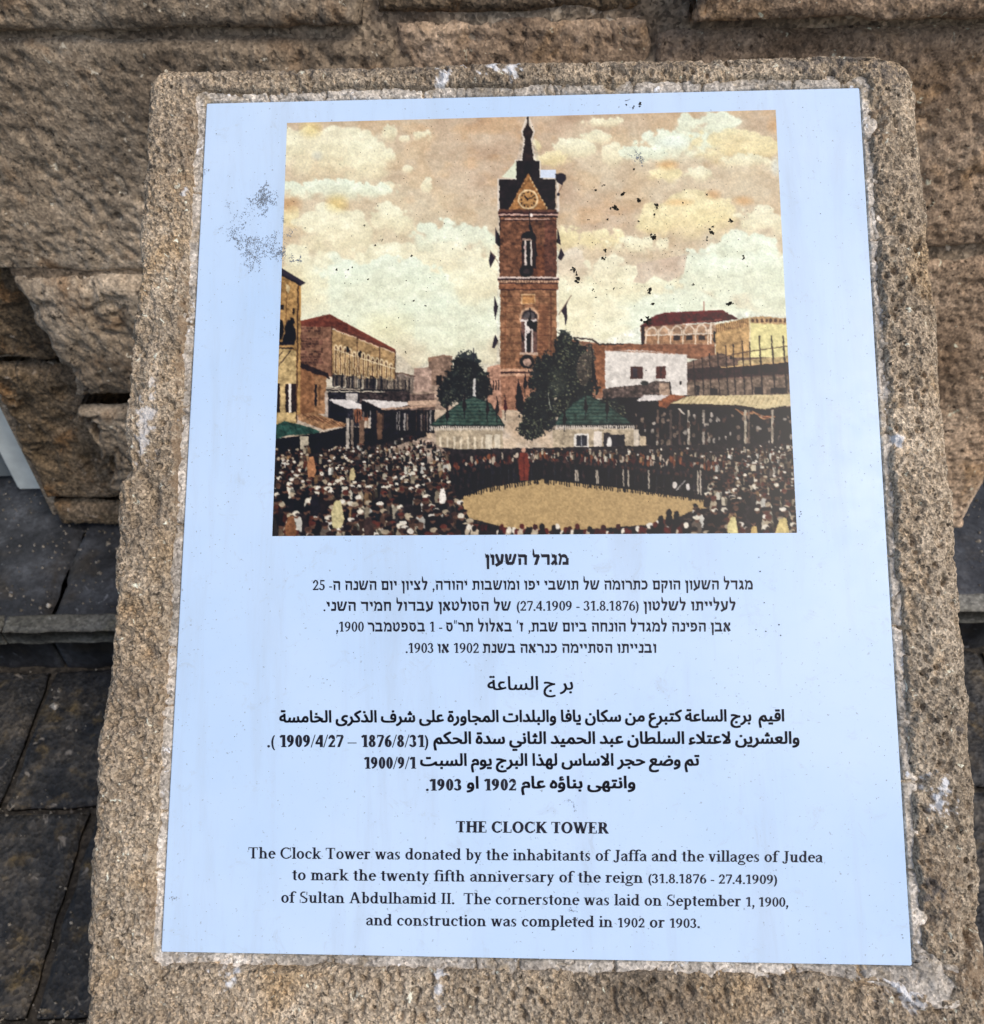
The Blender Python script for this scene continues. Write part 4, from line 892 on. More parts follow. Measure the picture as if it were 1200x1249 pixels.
# straight-sided quad of the print in photo pixels (perspective-correct enough on the plaque plane)
cc = [tl(*p) for p in c4]
lx = (cc[0][0] * (1 - s) + cc[1][0] * s) * (1 - t) + (cc[3][0] * (1 - s) + cc[2][0] * s) * t
ly = (cc[0][1] * (1 - s) + cc[1][1] * s) * (1 - t) + (cc[3][1] * (1 - s) + cc[2][1] * s) * t
Wp = tw(lx, ly, .00012); rel_ = Wp - CAM; dep = rel_ @ FWD
ppx = 600 + FP * (rel_ @ RT) / dep; ppy = 624.5 - FP * (rel_ @ UP) / dep
fx = (ppx - CX) * SS - .5; fy = (ppy - CY) * SS - .5
x0 = np.clip(fx.astype(int), 0, CW * SS - 2); y0 = np.clip(fy.astype(int), 0, CH * SS - 2); ax = np.clip(fx - x0, 0, 1)[..., None]; ay = np.clip(fy - y0, 0, 1)[..., None]
colr = (lin[y0, x0] * (1 - ax) + lin[y0, x0 + 1] * ax) * (1 - ay) + (lin[y0 + 1, x0] * (1 - ax) + lin[y0 + 1, x0 + 1] * ax) * ay
pic = mesh_obj('printed_picture', Wp.reshape(-1, 3), gridF(nv, nu), M_print); adopt(plq, pic)
vattr(pic, 'print', np.clip(colr, 0, .95).reshape(-1, 3))
del cv, cs, lin, GX, GY, GXf, GYf

# ------------------------------------------------------------------ lettering: flat ink laid on the tile
class G:
    """collects polygons of one glyph; unit = cap height"""
    def __init__(s, bold): s.p = []; s.S = .245 if bold else .168; s.T = .13 if bold else .092; s.F = .075; s.e = .085
    def bar(s, x0, y0, x1, y1): s.p.append([(x0, y0), (x1, y0), (x1, y1), (x0, y1)])
    def ln(s, x0, y0, x1, y1, w_):
        d = math.hypot(x1 - x0, y1 - y0); nx, ny = -(y1 - y0) / d * w_ / 2, (x1 - x0) / d * w_ / 2
        s.p.append([(x0 + nx, y0 + ny), (x0 - nx, y0 - ny), (x1 - nx, y1 - ny), (x1 + nx, y1 + ny)])
    def lh(s, x0, y0, x1, y1, w_): s.p.append([(x0 - w_ / 2, y0), (x0 + w_ / 2, y0), (x1 + w_ / 2, y1), (x1 - w_ / 2, y1)])   # diagonal cut level
    def arc(s, cx, cy, rx, ry, a0, a1, tx, ty, n=14):
        a0, a1 = math.radians(a0), math.radians(a1)
        for k in range(n):
            t0 = a0 + (a1 - a0) * k / n; t1 = a0 + (a1 - a0) * (k + 1) / n; q = []
            for t, f in ((t0, 0), (t1, 0), (t1, 1), (t0, 1)):
                q.append((cx + (rx - f * tx) * math.cos(t), cy + (ry - f * ty) * math.sin(t)))
            s.p.append(q)
    def dot(s, cx, cy, r): s.p.append([(cx + r * math.cos(k * math.pi / 4), cy + r * math.sin(k * math.pi / 4)) for k in range(8)])
    def stem(s, x, y0, y1, b='lr', t='lr'):
        s.bar(x, y0, x + s.S, y1)
        for y, z, m in ((y0, y0 + s.F, b), (y1 - s.F, y1, t)):
            if 'l' in m: s.bar(x - s.e, y, x + .01, z)
            if 'r' in m: s.bar(x + s.S - .01, y, x + s.S + s.e, z)
            if 'f' in m: s.p.append([(x - s.e, y1 - .10), (x + .01, y1 - .05), (x + .01, y1), (x - .02, y1)])
def latin(ch, bold=False):
    g = G(bold); S_, T_, e = g.S, g.T, g.e; x = .69
    m = .04
    if ch == ' ': return [], .34
    if ch == 'T': g.stem(.31, 0, 1, t=''); g.bar(.02, .93, .74, 1); g.bar(.02, .76, .07, 1); g.bar(.69, .76, .74, 1); return g.p, .80
    if ch == 'H': g.stem(.13, 0, 1); g.stem(.66, 0, 1); g.bar(.2, .48, .7, .48 + T_); return g.p, .98
    if ch == 'E': g.stem(.13, 0, 1); g.bar(.13, 0, .72, .07); g.bar(.13, .93, .70, 1); g.bar(.2, .48, .55, .48 + T_); g.bar(.52, .38, .57, .66); g.bar(.65, .76, .70, 1); g.bar(.68, 0, .74, .27); return g.p, .80
    if ch == 'C': g.arc(.5, .5, .46, .52, 48, 312, S_, T_); g.bar(.79, .68, .84, 1.0); g.arc(.5, .5, .46, .52, 312, 335, .08, T_); return g.p, .92
    if ch == 'L': g.stem(.13, 0, 1); g.bar(.13, 0, .72, .07); g.bar(.68, 0, .74, .3); return g.p, .78
    if ch == 'O': g.arc(.5, .5, .46, .52, 0, 360, S_, T_, 26); return g.p, 1.0
    if ch == 'K': g.stem(.13, 0, 1); g.ln(.28, .40, .78, .97, T_ + .01); g.lh(.44, .58, .82, 0, S_ * 1.15); g.bar(.64, .94, .93, 1); g.bar(.66, 0, .98, .06); return g.p, .96
    if ch == 'W': g.lh(.16, 1, .40, 0, S_); g.lh(.38, 0, .62, .95, T_ * 1.1); g.lh(.58, 1, .84, 0, S_); g.lh(.84, 0, 1.08, .97, T_ * 1.1); g.bar(.0, .94, .32, 1); g.bar(.43, .94, .74, 1); g.bar(.95, .94, 1.2, 1); return g.p, 1.2
    if ch == 'R': g.stem(.13, 0, 1); g.bar(.13, .93, .5, 1); g.bar(.13, .46, .5, .46 + T_); g.arc(.48, .73, .29, .27, -90, 90, S_, T_); g.lh(.50, .5, .80, 0, S_ * 1.1); g.bar(.74, 0, .92, .06); return g.p, .92
    if ch == 'J': g.stem(.26, .1, 1, b=''); g.arc(.20, .08, .205, .22, -150, 0, S_ * .9, T_); g.dot(.07, .02, .07); return g.p, .56
    if ch == 'S': g.arc(.36, .74, .28, .28, 60, 225, S_ * .8, T_); g.lh(.18, .66, .56, .36, S_ * 1.25); g.arc(.36, .26, .29, .28, -130, 50, S_ * .8, T_); g.bar(.57, .70, .62, 1); g.bar(.06, 0, .11, .30); return g.p, .72
    if ch == 'A': g.lh(.42, 1, .15, 0, T_ * 1.2); g.lh(.44, 1, .76, 0, S_ * 1.1); g.bar(.22, .30, .64, .30 + T_); g.bar(.02, 0, .30, .06); g.bar(.60, 0, .94, .06); return g.p, .96
    if ch == 'I': g.stem(.13, 0, 1); return g.p, .42
    if ch == 'a': g.stem(.36, .06, x - .12, b='', t=''); g.arc(.30, x - .20, .205, .20, 0, 150, S_ * .95, T_); g.dot(.11, x - .16, .065); g.arc(.24, .19, .20, .20, 70, 330, S_ * .85, T_); g.bar(.26, x - .33, .40, x - .33 + T_ * .9); g.bar(.44, 0, .58, .06); return g.p, .60
    if ch == 'b': g.stem(.10, 0, 1.03, b='', t='l'); g.arc(.34, x / 2, .27, x / 2 + .01, -150, 150, S_, T_); return g.p, .66
    if ch == 'c': g.arc(.32, x / 2, .28, x / 2 + .01, 45, 315, S_, T_); g.dot(.50, x - .17, .07); return g.p, .58
    if ch == 'd': g.stem(.43, 0, 1.03, b='r', t='l'); g.arc(.32, x / 2, .28, x / 2 + .01, 25, 335, S_, T_); return g.p, .70
    if ch == 'e': g.arc(.32, x / 2, .28, x / 2 + .01, 10, 320, S_, T_); g.arc(.32, x / 2, .28, x / 2 + .01, 0, 40, .10, T_); g.bar(.1, x / 2 + .01, .585, x / 2 + .01 + T_); return g.p, .60
    if ch == 'f': g.stem(.12, 0, .8, t=''); g.arc(.38, .78, .26, .26, 60, 180, S_, T_); g.dot(.50, .94, .065); g.bar(.0, x - .06, .42, x); return g.p, .44
    if ch == 'g': g.arc(.30, .44, .235, .25, 0, 360, S_ * .85, T_, 18); g.arc(.32, -.12, .30, .17, 0, 360, S_ * .6, T_, 18); g.ln(.2, .20, .16, .04, T_); g.bar(.14, .0, .48, .09); g.ln(.44, .60, .62, .67, T_); return g.p, .64
    if ch == 'h': g.stem(.11, 0, 1.03, t='l'); g.arc(.36, x - .24, .25, .24, 0, 165, S_, T_); g.stem(.465, 0, x - .22, t=''); return g.p, .74
    if ch == 'i': g.stem(.11, 0, x, t='l'); g.dot(.17, .93, .085); return g.p, .36
    if ch == 'k': g.stem(.11, 0, 1.03, t='l'); g.ln(.22, .25, .55, x - .03, T_); g.lh(.33, .40, .60, 0, S_ * 1.1); g.bar(.42, x - .055, .68, x); g.bar(.46, 0, .74, .06); return g.p, .72
    if ch == 'l': g.stem(.11, 0, 1.03, t='l'); return g.p, .36
    if ch == 'm': g.stem(.11, 0, x, t='l'); g.arc(.34, x - .22, .225, .22, 0, 165, S_, T_); g.stem(.42, 0, x - .2, t=''); g.arc(.66, x - .22, .225, .22, 0, 165, S_, T_); g.stem(.74, 0, x - .2, t=''); return g.p, 1.02
    if ch == 'n': g.stem(.11, 0, x, t='l'); g.arc(.36, x - .24, .25, .24, 0, 165, S_, T_); g.stem(.465, 0, x - .22, t=''); return g.p, .74
    if ch == 'o': g.arc(.33, x / 2, .29, x / 2 + .01, 0, 360, S_, T_, 22); return g.p, .66
    if ch == 'p': g.stem(.11, -.32, x, t='l'); g.arc(.35, x / 2, .28, x / 2 + .01, -150, 150, S_, T_); return g.p, .68
    if ch == 'r': g.stem(.11, 0, x, t='l'); g.arc(.38, x - .24, .22, .24, 70, 170, .08, T_ * 1.4); g.dot(.44, x - .08, .08); return g.p, .54
    if ch == 's': g.arc(.25, x - .185, .18, .195, 55, 220, S_ * .75, T_); g.lh(.15, x - .24, .36, .22, S_ * 1.2); g.arc(.25, .185, .19, .195, -130, 45, S_ * .75, T_); g.bar(.38, x - .2, .42, x); g.bar(.06, 0, .10, .2); return g.p, .50
    if ch == 't': g.stem(.12, .1, .88, b='', t=''); g.arc(.29, .14, .17, .15, 180, 310, S_, T_); g.bar(.0, x - .06, .38, x); g.lh(.08, x - .06, .20, .86, .05); return g.p, .42
    if ch == 'u': g.stem(.11, .2, x, b='', t='l'); g.arc(.32, .22, .21, .23, 180, 340, S_, T_); g.stem(.44, 0, x, b='r', t='l'); return g.p, .72
    if ch == 'v': g.lh(.13, x, .32, 0, S_); g.lh(.31, 0, .50, x, T_ * 1.1); g.bar(.0, x - .055, .28, x); g.bar(.38, x - .055, .60, x); return g.p, .62
    if ch == 'w': g.lh(.13, x, .30, 0, S_); g.lh(.30, 0, .46, x, T_ * 1.1); g.lh(.45, x, .63, 0, S_); g.lh(.63, 0, .80, x, T_ * 1.1); g.bar(.0, x - .055, .27, x); g.bar(.34, x - .055, .58, x); g.bar(.70, x - .055, .92, x); return g.p, .92
    if ch == 'y': g.lh(.13, x, .34, .02, S_); g.lh(.18, -.26, .50, x, T_ * 1.1); g.bar(.0, x - .055, .28, x); g.bar(.38, x - .055, .60, x); g.dot(.15, -.25, .085); return g.p, .60
    if ch == '.': g.dot(.13, .07, .10 if not bold else .11); return g.p, .27
    if ch == ',': g.dot(.14, .07, .105); g.ln(.20, .08, .08, -.24, T_ * 1.1); return g.p, .27
    if ch == '-': g.bar(.04, .28, .34, .28 + .12); return g.p, .38
    if ch == '\u2013': g.bar(.0, .30, .72, .30 + .07); return g.p, .72
    if ch == '/': g.lh(.02, -.03, .34, 1.02, .075); return g.p, .36
    if ch == '(': g.arc(.46, .36, .38, .68, 112, 248, .16, T_ * .5); return g.p, .38
    if ch == ')': g.arc(-.08, .36, .38, .68, -68, 68, .16, T_ * .5); return g.p, .38
    if ch == '0': g.arc(.32, .5, .28, .51, 0, 360, S_, T_, 22); return g.p, .64
    if ch == '1': g.stem(.25, 0, 1.0, t=''); g.ln(.08, .80, .27, .96, T_ * 1.3); return g.p, .60
    if ch == '2': g.arc(.32, .71, .25, .30, -20, 165, S_, T_ * 1.2); g.dot(.12, .74, .08); g.lh(.12, .03, .50, .60, S_ * .85); g.bar(.05, 0, .56, .135); g.bar(.53, 0, .58, .22); return g.p, .64
    if ch == '3': g.arc(.28, .75, .25, .26, -80, 155, S_, T_ * 1.1); g.arc(.28, .27, .29, .28, -150, 85, S_, T_ * 1.1); g.dot(.09, .16, .08); g.dot(.10, .82, .06); return g.p, .64
    if ch == '4': g.bar(.36, 0, .36 + S_, 1); g.ln(.05, .27, .42, .97, T_ * 1.1); g.bar(.03, .22, .60, .22 + T_ * 1.4); return g.p, .66
    if ch == '5': g.bar(.14, .86, .54, 1); g.bar(.14, .52, .14 + T_, .98); g.arc(.28, .30, .29, .32, -150, 120, S_, T_ * 1.2); g.dot(.09, .14, .08); return g.p, .64
    if ch == '6': g.arc(.34, .31, .28, .32, 0, 360, S_, T_, 20); g.arc(.56, .42, .50, .58, 96, 190, S_ * .95, T_); return g.p, .66
    if ch == '7': g.bar(.06, .86, .58, 1); g.bar(.06, .74, .11, 1); g.lh(.22, 0, .54, .88, S_ * .85); return g.p, .62
    if ch == '8': g.arc(.32, .75, .235, .26, 0, 360, S_ * .85, T_ * 1.1, 18); g.arc(.32, .28, .28, .29, 0, 360, S_ * .95, T_ * 1.1, 18); return g.p, .66
    if ch == '9': g.arc(.30, .69, .28, .32, 0, 360, S_, T_, 20); g.arc(.08, .58, .50, .58, -84, 10, S_ * .95, T_); return g.p, .66
    return [], .4
def hebrew(ch, bold=False):
    g = G(bold); k_ = 1.25 if bold else 1.0; H = .235 * k_ ; V = .20 * k_
    def top(x0, x1): g.p.append([(x0, 1.10), (x0 + .07, .99), (x1 - .05, .99), (x1, .93), (x1, .99 - H), (x0 + .06, .99 - H), (x0 + .01, .93)])
    def head(x0, x1): g.p.append([(x0, 1.10), (x0 + .08, .98), (x1, .98), (x1, .99 - H * 1.1), (x0 + .05, .99 - H * 1.1)])
    def vs(x, y0, y1): g.p.append([(x + .03, y0), (x + V - .01, y0), (x + V, y1), (x, y1)])
    def base(x0, x1): g.bar(x0, 0, x1, H)
    if ch == '\u05d0': g.ln(.12, .97, .66, .04, V * 1.45); g.ln(.64, 1.0, .60, .68, V); g.ln(.62, .72, .44, .48, .09); g.ln(.22, .66, .12, .3, .09); g.ln(.12, .34, .12, .02, V); g.bar(.05, 0, .28, .12); return g.p, .80
    if ch == '\u05d1': top(.02, .58); vs(.48, .1, .9); g.bar(.0, 0, .78, H); return g.p, .84
    if ch == '\u05d2': head(.06, .38); vs(.27, .25, .9); g.ln(.36, .34, .50, .0, V); g.ln(.34, .36, .08, .04, V); return g.p, .60
    if ch == '\u05d3': top(.0, .74); vs(.52, 0, .9); return g.p, .80
    if ch == '\u05d4': top(.02, .72); vs(.57, 0, .9); vs(.07, 0, .62); return g.p, .82
    if ch == '\u05d5': head(.0, .30); vs(.13, 0, .9); return g.p, .38
    if ch == '\u05d6': head(.0, .40); vs(.14, 0, .85); return g.p, .46
    if ch == '\u05d7': top(.02, .72); vs(.57, 0, .9); vs(.07, 0, .9); return g.p, .82
    if ch == '\u05d8': vs(.06, .1, .9); g.p.append([(.0, 1.08), (.10, .97), (.22, .97), (.20, .8), (.03, .82)]); g.arc(.38, .40, .34, .40, 180, 360, V, H); vs(.56, .38, .85); g.ln(.66, .86, .42, .98, V); g.ln(.44, .96, .38, .74, .09); return g.p, .82
    if ch == '\u05d9': head(.0, .30); vs(.13, .48, .9); return g.p, .38
    if ch == '\u05db': top(.02, .52); g.arc(.34, .5, .33, .495, -85, 85, V, H); g.bar(.02, 0, .42, H); return g.p, .74
    if ch == '\u05dc': g.p.append([(.04, 1.52), (.13, 1.42), (.20, 1.0), (.12, .85), (.02, .9)]); top(.04, .60); g.lh(.28, .0, .54, .84, V * 1.1); return g.p, .68
    if ch == '\u05de': g.ln(.04, 1.04, .24, .74, V * .9); g.lh(.10, 0, .24, .78, V * .8); g.arc(.48, .62, .32, .38, 0, 150, V, H); vs(.64, 0, .64); g.bar(.36, 0, .72, H); return g.p, .88
    if ch == '\u05dd': top(.0, .74); vs(.57, .02, .9); vs(.08, .02, .9); g.bar(.09, 0, .72, H); return g.p, .82
    if ch == '\u05e0': head(.10, .44); vs(.33, .1, .9); g.bar(.02, 0, .49, H); return g.p, .56
    if ch == '\u05df': head(.0, .30); vs(.13, -.38, .9); return g.p, .38
    if ch == '\u05e1': top(.0, .62); g.arc(.38, .5, .34, .5, 150, 400, V, H * .9, 18); return g.p, .80
    if ch == '\u05e2': g.ln(.10, .95, .34, .22, V); g.bar(.02, .86, .20, 1.02); g.ln(.64, .95, .56, .24, V); g.bar(.52, .86, .72, 1.02); g.ln(.60, .28, .04, -.06, H); return g.p, .80
    if ch == '\u05e4': top(.02, .56); g.arc(.40, .5, .33, .495, -85, 85, V, H); g.bar(.04, 0, .46, H); vs(.06, .48, .9); g.bar(.09, .44, .34, .58); return g.p, .80
    if ch == '\u05e6': g.ln(.10, .94, .58, .12, V * 1.1); g.bar(.02, .86, .2, 1.02); g.ln(.60, .98, .54, .70, V); g.ln(.56, .74, .36, .50, .09); g.bar(.02, 0, .68, H); return g.p, .76
    if ch == '\u05e7': top(.02, .72); g.ln(.64, .88, .62, .6, V); g.ln(.63, .62, .44, .12, V * .9); vs(.07, -.36, .62); return g.p, .80
    if ch == '\u05e8': top(.0, .50); g.arc(.38, .66, .30, .33, 0, 90, V, H); vs(.515, 0, .7); return g.p, .74
    if ch == '\u05e9': g.ln(.10, .93, .20, .1, V); g.bar(.0, .88, .18, 1.03); g.ln(.48, .93, .40, .5, V * .85); g.ln(.42, .54, .18, .16, .09); g.bar(.38, .88, .56, 1.03); g.ln(.88, .93, .66, .12, V); g.bar(.78, .88, .98, 1.03); g.bar(.17, 0, .68, H); return g.p, 1.02
    if ch == '\u05ea': top(.04, .72); vs(.58, 0, .9); vs(.14, .05, .9); g.bar(.0, 0, .27, .15); return g.p, .84
    if ch == '"': g.ln(.06, 1.25, .03, .86, .09); g.ln(.24, 1.25, .21, .86, .09); return g.p, .34
    if ch == "'": g.ln(.12, 1.25, .03, .86, .10); return g.p, .22
    return None
# joining forms of the Arabic letters: base code and number of forms (isolated, final, initial, medial)
AR = {'\u0621': (0xfe80, 1), '\u0624': (0xfe85, 2), '\u0627': (0xfe8d, 2), '\u0628': (0xfe8f, 4), '\u0629': (0xfe93, 2), '\u062a': (0xfe95, 4), '\u062b': (0xfe99, 4), '\u062c': (0xfe9d, 4), '\u062d': (0xfea1, 4), '\u062e': (0xfea5, 4), '\u062f': (0xfea9, 2), '\u0630': (0xfeab, 2), '\u0631': (0xfead, 2),
      '\u0633': (0xfeb1, 4), '\u0634': (0xfeb5, 4), '\u0636': (0xfebd, 4), '\u0637': (0xfec1, 4), '\u0639': (0xfec9, 4), '\u0641': (0xfed1, 4), '\u0642': (0xfed5, 4), '\u0643': (0xfed9, 4), '\u0644': (0xfedd, 4), '\u0645': (0xfee1, 4), '\u0646': (0xfee5, 4), '\u0647': (0xfee9, 4), '\u0648': (0xfeed, 2), '\u0649': (0xfeef, 2), '\u064a': (0xfef1, 4)}
def shape_ar(t):
    t = t.replace('\u0644\u0627', '\ufefb'); out = []
    for i, c in enumerate(t):
        p_ = t[i - 1] if i else ' '; n_ = t[i + 1] if i + 1 < len(t) else ' '
        jp_ = p_ in AR and AR[p_][1] == 4
        if c == '\ufefb': out.append('\ufefc' if jp_ else c); continue
        if c not in AR: out.append(c); continue
        b_, k_ = AR[c]; jn = k_ == 4 and (n_ in AR and n_ != '\u0621' or n_ == '\ufefb'); jp_ = jp_ and k_ > 1
        out.append(chr(b_ + (3 if jp_ and jn else 2 if jn else 1 if jp_ else 0)))
    return ''.join(reversed(out))
def arabic_mesh(t, off):
    c = bpy.data.curves.new('t', 'FONT'); c.body = shape_ar(t); c.size = 1.4; c.resolution_u = 3; c.space_word = .8; c.fill_mode = 'NONE'
    o = bpy.data.objects.new('t', c); COL.objects.link(o)
    m = bpy.data.meshes.new_from_object(o.evaluated_get(bpy.context.evaluated_depsgraph_get()))
    v = np.array([tuple(a.co)[:2] for a in m.vertices]); ed = np.array([tuple(e.vertices) for e in m.edges])
    # outlines -> triangles, kept where the winding number is not zero; one island at a time
    from mathutils.geometry import delaunay_2d_cdt
    from mathutils import Vector
    nxt = {}
    for a, b_ in ed: nxt.setdefault(a, []).append(b_); nxt.setdefault(b_, []).append(a)
    seen = set(); loops = []
    for a in range(len(v)):
        if a in seen or a not in nxt: continue
        L_ = [a]; seen.add(a); cur = a + 1 if a + 1 in nxt[a] else nxt[a][0]
        while cur not in seen:
            L_.append(cur); seen.add(cur); c2 = [q for q in nxt[cur] if q not in seen]
            if not c2: break
            cur = c2[0]
        loops.append(L_)
    es = [(L_[i], L_[(i + 1) % len(L_)]) for L_ in loops for i in range(len(L_))]
    r = delaunay_2d_cdt([Vector(p) for p in v.tolist()], es, [], 0, 1e-6)
    A0 = v[[e[0] for e in es]]; B0 = v[[e[1] for e in es]]
    v2 = np.array([tuple(p) for p in r[0]]); tri = [tuple(t_) for t_ in r[2]]; cen = np.array([v2[list(t_)].mean(0) for t_ in tri])
    wn = np.zeros(len(cen))
    for a, b_ in zip(A0, B0):
        side = (b_[0] - a[0]) * (cen[:, 1] - a[1]) - (cen[:, 0] - a[0]) * (b_[1] - a[1])
        wn += ((a[1] <= cen[:, 1]) & (b_[1] > cen[:, 1]) & (side > 0)).astype(int) - ((a[1] > cen[:, 1]) & (b_[1] <= cen[:, 1]) & (side < 0)).astype(int)
    f = [t_ for t_, k_ in zip(tri, wn) if k_ != 0]; v = v2
    bpy.data.objects.remove(o); bpy.data.curves.remove(c); bpy.data.meshes.remove(m)
    v[:, 0] -= v[:, 0].min(); return v, f, v[:, 0].max()
def text_line(segs, xl_, xr_, yl_, yr_, hgt, label=None, lift=.00025, yoff=0):
    """segs left to right: (kind, text[, scale, bold]); ink box stretched to xl_..xr_ (photo pixels), baseline yl_..yr_"""
    V = []; F = []; cur = 0.0
    for sg in segs:
        kind, t = sg[0], sg[1]; sc_ = sg[2] if len(sg) > 2 else 1.0; bold = sg[3] if len(sg) > 3 else False; dy = sg[4] if len(sg) > 4 else 0
        if kind == 'a':
            v, f, w_ = arabic_mesh(t, 0.0)
            for ox_, oy_ in ((0, 0), (.085, 0), (0, .07), (.085, .07), (.04, .035), (.085, .035), (0, .035)) if bold else ((0, 0), (.05, .0), (.05, .03), (0, .03)):
                o_ = len(V); V += [(cur + p[0] * sc_ + ox_, p[1] * sc_ + dy + oy_) for p in v]; F += [tuple(i + o_ for i in q) for q in f]
            cur += w_ * sc_ + .12
        else:
            if kind == 'h': t = t[::-1].translate({40: 41, 41: 40})
            for ch in t:
                r = hebrew(ch, bold) if kind == 'h' else None
                pl, adv = r if r else latin(ch, bold)
                for q in pl:
                    o_ = len(V); V += [(cur + p[0] * sc_, p[1] * sc_ + dy) for p in q]; F.append(tuple(range(o_, o_ + len(q))))
                cur += adv * sc_ + (.06 if kind == 'h' else -.01) * sc_
    V = np.array(V); x0, x1 = V[:, 0].min(), V[:, 0].max()
    s_ = (V[:, 0] - x0) / (x1 - x0); L_ = xr_ - xl_
    sl_ = (yr_ - yl_) / L_
    px_ = xl_ + s_ * L_ + V[:, 1] * hgt * sl_; py_ = yl_ + s_ * (yr_ - yl_) - V[:, 1] * hgt
    q_ = tl(px_, py_); W_ = tw(q_[:, 0], q_[:, 1], lift)
    # all faces towards the viewer
    out_ = []
    for f in F:
        a = sum(V[f[i]][0] * V[f[(i + 1) % len(f)]][1] - V[f[(i + 1) % len(f)]][0] * V[f[i]][1] for i in range(len(f)))
        out_.append(f if a > 0 else f[::-1])
    o = mesh_obj('text_line', W_, out_, M_ink, smooth=False); adopt(plq, o)
    if label: o['label'] = label
text_line([('h', '\u05de\u05d2\u05d3\u05dc \u05d4\u05e9\u05e2\u05d5\u05df', 1, True)], 591.5, 693.6, 689.2, 689, 13.2, 'bold Hebrew heading under the picture')
text_line([('l', '25 ', 1.1), ('h', '\u05de\u05d2\u05d3\u05dc \u05d4\u05e9\u05e2\u05d5\u05df \u05d4\u05d5\u05e7\u05dd \u05db\u05ea\u05e8\u05d5\u05de\u05d4 \u05e9\u05dc \u05ea\u05d5\u05e9\u05d1\u05d9 \u05d9\u05e4\u05d5 \u05d5\u05de\u05d5\u05e9\u05d1\u05d5\u05ea \u05d9\u05d4\u05d5\u05d3\u05d4, \u05dc\u05e6\u05d9\u05d5\u05df \u05d9\u05d5\u05dd \u05d4\u05e9\u05e0\u05d4 \u05d4-')], 381.5, 918, 719.8, 719, 11.2)
text_line([('h', ' \u05e9\u05dc \u05d4\u05e1\u05d5\u05dc\u05d8\u05d0\u05df \u05e2\u05d1\u05d3\u05d5\u05dc \u05d7\u05de\u05d9\u05d3 \u05d4\u05e9\u05e0\u05d9.'), ('l', '(27.4.1909 - 31.8.1876)', 1.06), ('h', '\u05dc\u05e2\u05dc\u05d9\u05d9\u05ea\u05d5 \u05dc\u05e9\u05dc\u05d8\u05d5\u05df ')], 394.5, 897.4, 745.2, 744.6, 11.2)
text_line([('l', ',1900 ', 1.08), ('h', '\u05d1\u05e1\u05e4\u05d8\u05de\u05d1\u05e8'), ('l', ' 1 - ', 1.08), ('h', '\u05d0\u05d1\u05df \u05d4\u05e4\u05d9\u05e0\u05d4 \u05dc\u05de\u05d2\u05d3\u05dc \u05d4\u05d5\u05e0\u05d7\u05d4 \u05d1\u05d9\u05d5\u05dd \u05e9\u05d1\u05ea, \u05d6\' \u05d1\u05d0\u05dc\u05d5\u05dc \u05ea\u05e8"\u05e1')], 410, 891.3, 770.4, 770.4, 11.2)
text_line([('l', '.1903 ', 1.08), ('h', '\u05d0\u05d5'), ('l', ' 1902 ', 1.08), ('h', '\u05d5\u05d1\u05e0\u05d9\u05d9\u05ea\u05d5 \u05d4\u05e1\u05ea\u05d9\u05d9\u05de\u05d4 \u05db\u05e0\u05e8\u05d0\u05d4 \u05d1\u05e9\u05e0\u05ea')], 494.8, 800.3, 796.4, 796.4, 11.2)
text_line([('a', '\u0628\u0631 \u062c \u0627\u0644\u0633\u0627\u0639\u0629', 1, False)], 594.5, 699, 841.8, 841.4, 16.6, 'larger Arabic heading in lighter strokes')
text_line([('a', '\u0627\u0642\u064a\u0645  \u0628\u0631\u062c \u0627\u0644\u0633\u0627\u0639\u0629 \u0643\u062a\u0628\u0631\u0639 \u0645\u0646 \u0633\u0643\u0627\u0646 \u064a\u0627\u0641\u0627 \u0648\u0627\u0644\u0628\u0644\u062f\u0627\u062a \u0627\u0644\u0645\u062c\u0627\u0648\u0631\u0629 \u0639\u0644\u0649 \u0634\u0631\u0641 \u0627\u0644\u0630\u0643\u0631\u0649 \u0627\u0644\u062e\u0627\u0645\u0633\u0629', 1, True)], 340.6, 956.5, 881.5, 880, 14.2)
text_line([('l', '.( 1909/4/27 \u2013 1876/8/31) ', 1.02, True, -.25), ('a', '\u0648\u0627\u0644\u0639\u0634\u0631\u064a\u0646 \u0644\u0627\u0639\u062a\u0644\u0627\u0621 \u0627\u0644\u0633\u0644\u0637\u0627\u0646 \u0639\u0628\u062f \u0627\u0644\u062d\u0645\u064a\u062f \u0627\u0644\u062b\u0627\u0646\u064a \u0633\u062f\u0629 \u0627\u0644\u062d\u0643\u0645', 1, True)], 326, 975, 907.6, 907.4, 14.6)
text_line([('l', '1900/9/1 ', .98, True, -.22), ('a', '\u062a\u0645 \u0648\u0636\u0639 \u062d\u062c\u0631 \u0627\u0644\u0627\u0633\u0627\u0633 \u0644\u0647\u0630\u0627 \u0627\u0644\u0628\u0631\u062c \u064a\u0648\u0645 \u0627\u0644\u0633\u0628\u062a', 1, True)], 443.8, 853, 934.4, 934, 14.6)
text_line([('l', '.1903 ', .98, True, -.15), ('a', '\u0627\u0648', 1, True), ('l', ' 1902 ', .98, True, -.15), ('a', '\u0648\u0627\u0646\u062a\u0647\u0649 \u0628\u0646\u0627\u0624\u0647 \u0639\u0627\u0645', 1, True)], 519.4, 775, 962.2, 961.6, 14.6)
text_line([('l', 'THE CLOCK TOWER', 1, True)], 556, 742.6, 1015.2, 1016.8, 13.8, 'bold English heading in capitals')
text_line([('l', 'The Clock Tower was donated by the inhabitants of Jaffa and the villages of Judea')], 303, 1003.3, 1047, 1051.9, 13.6)
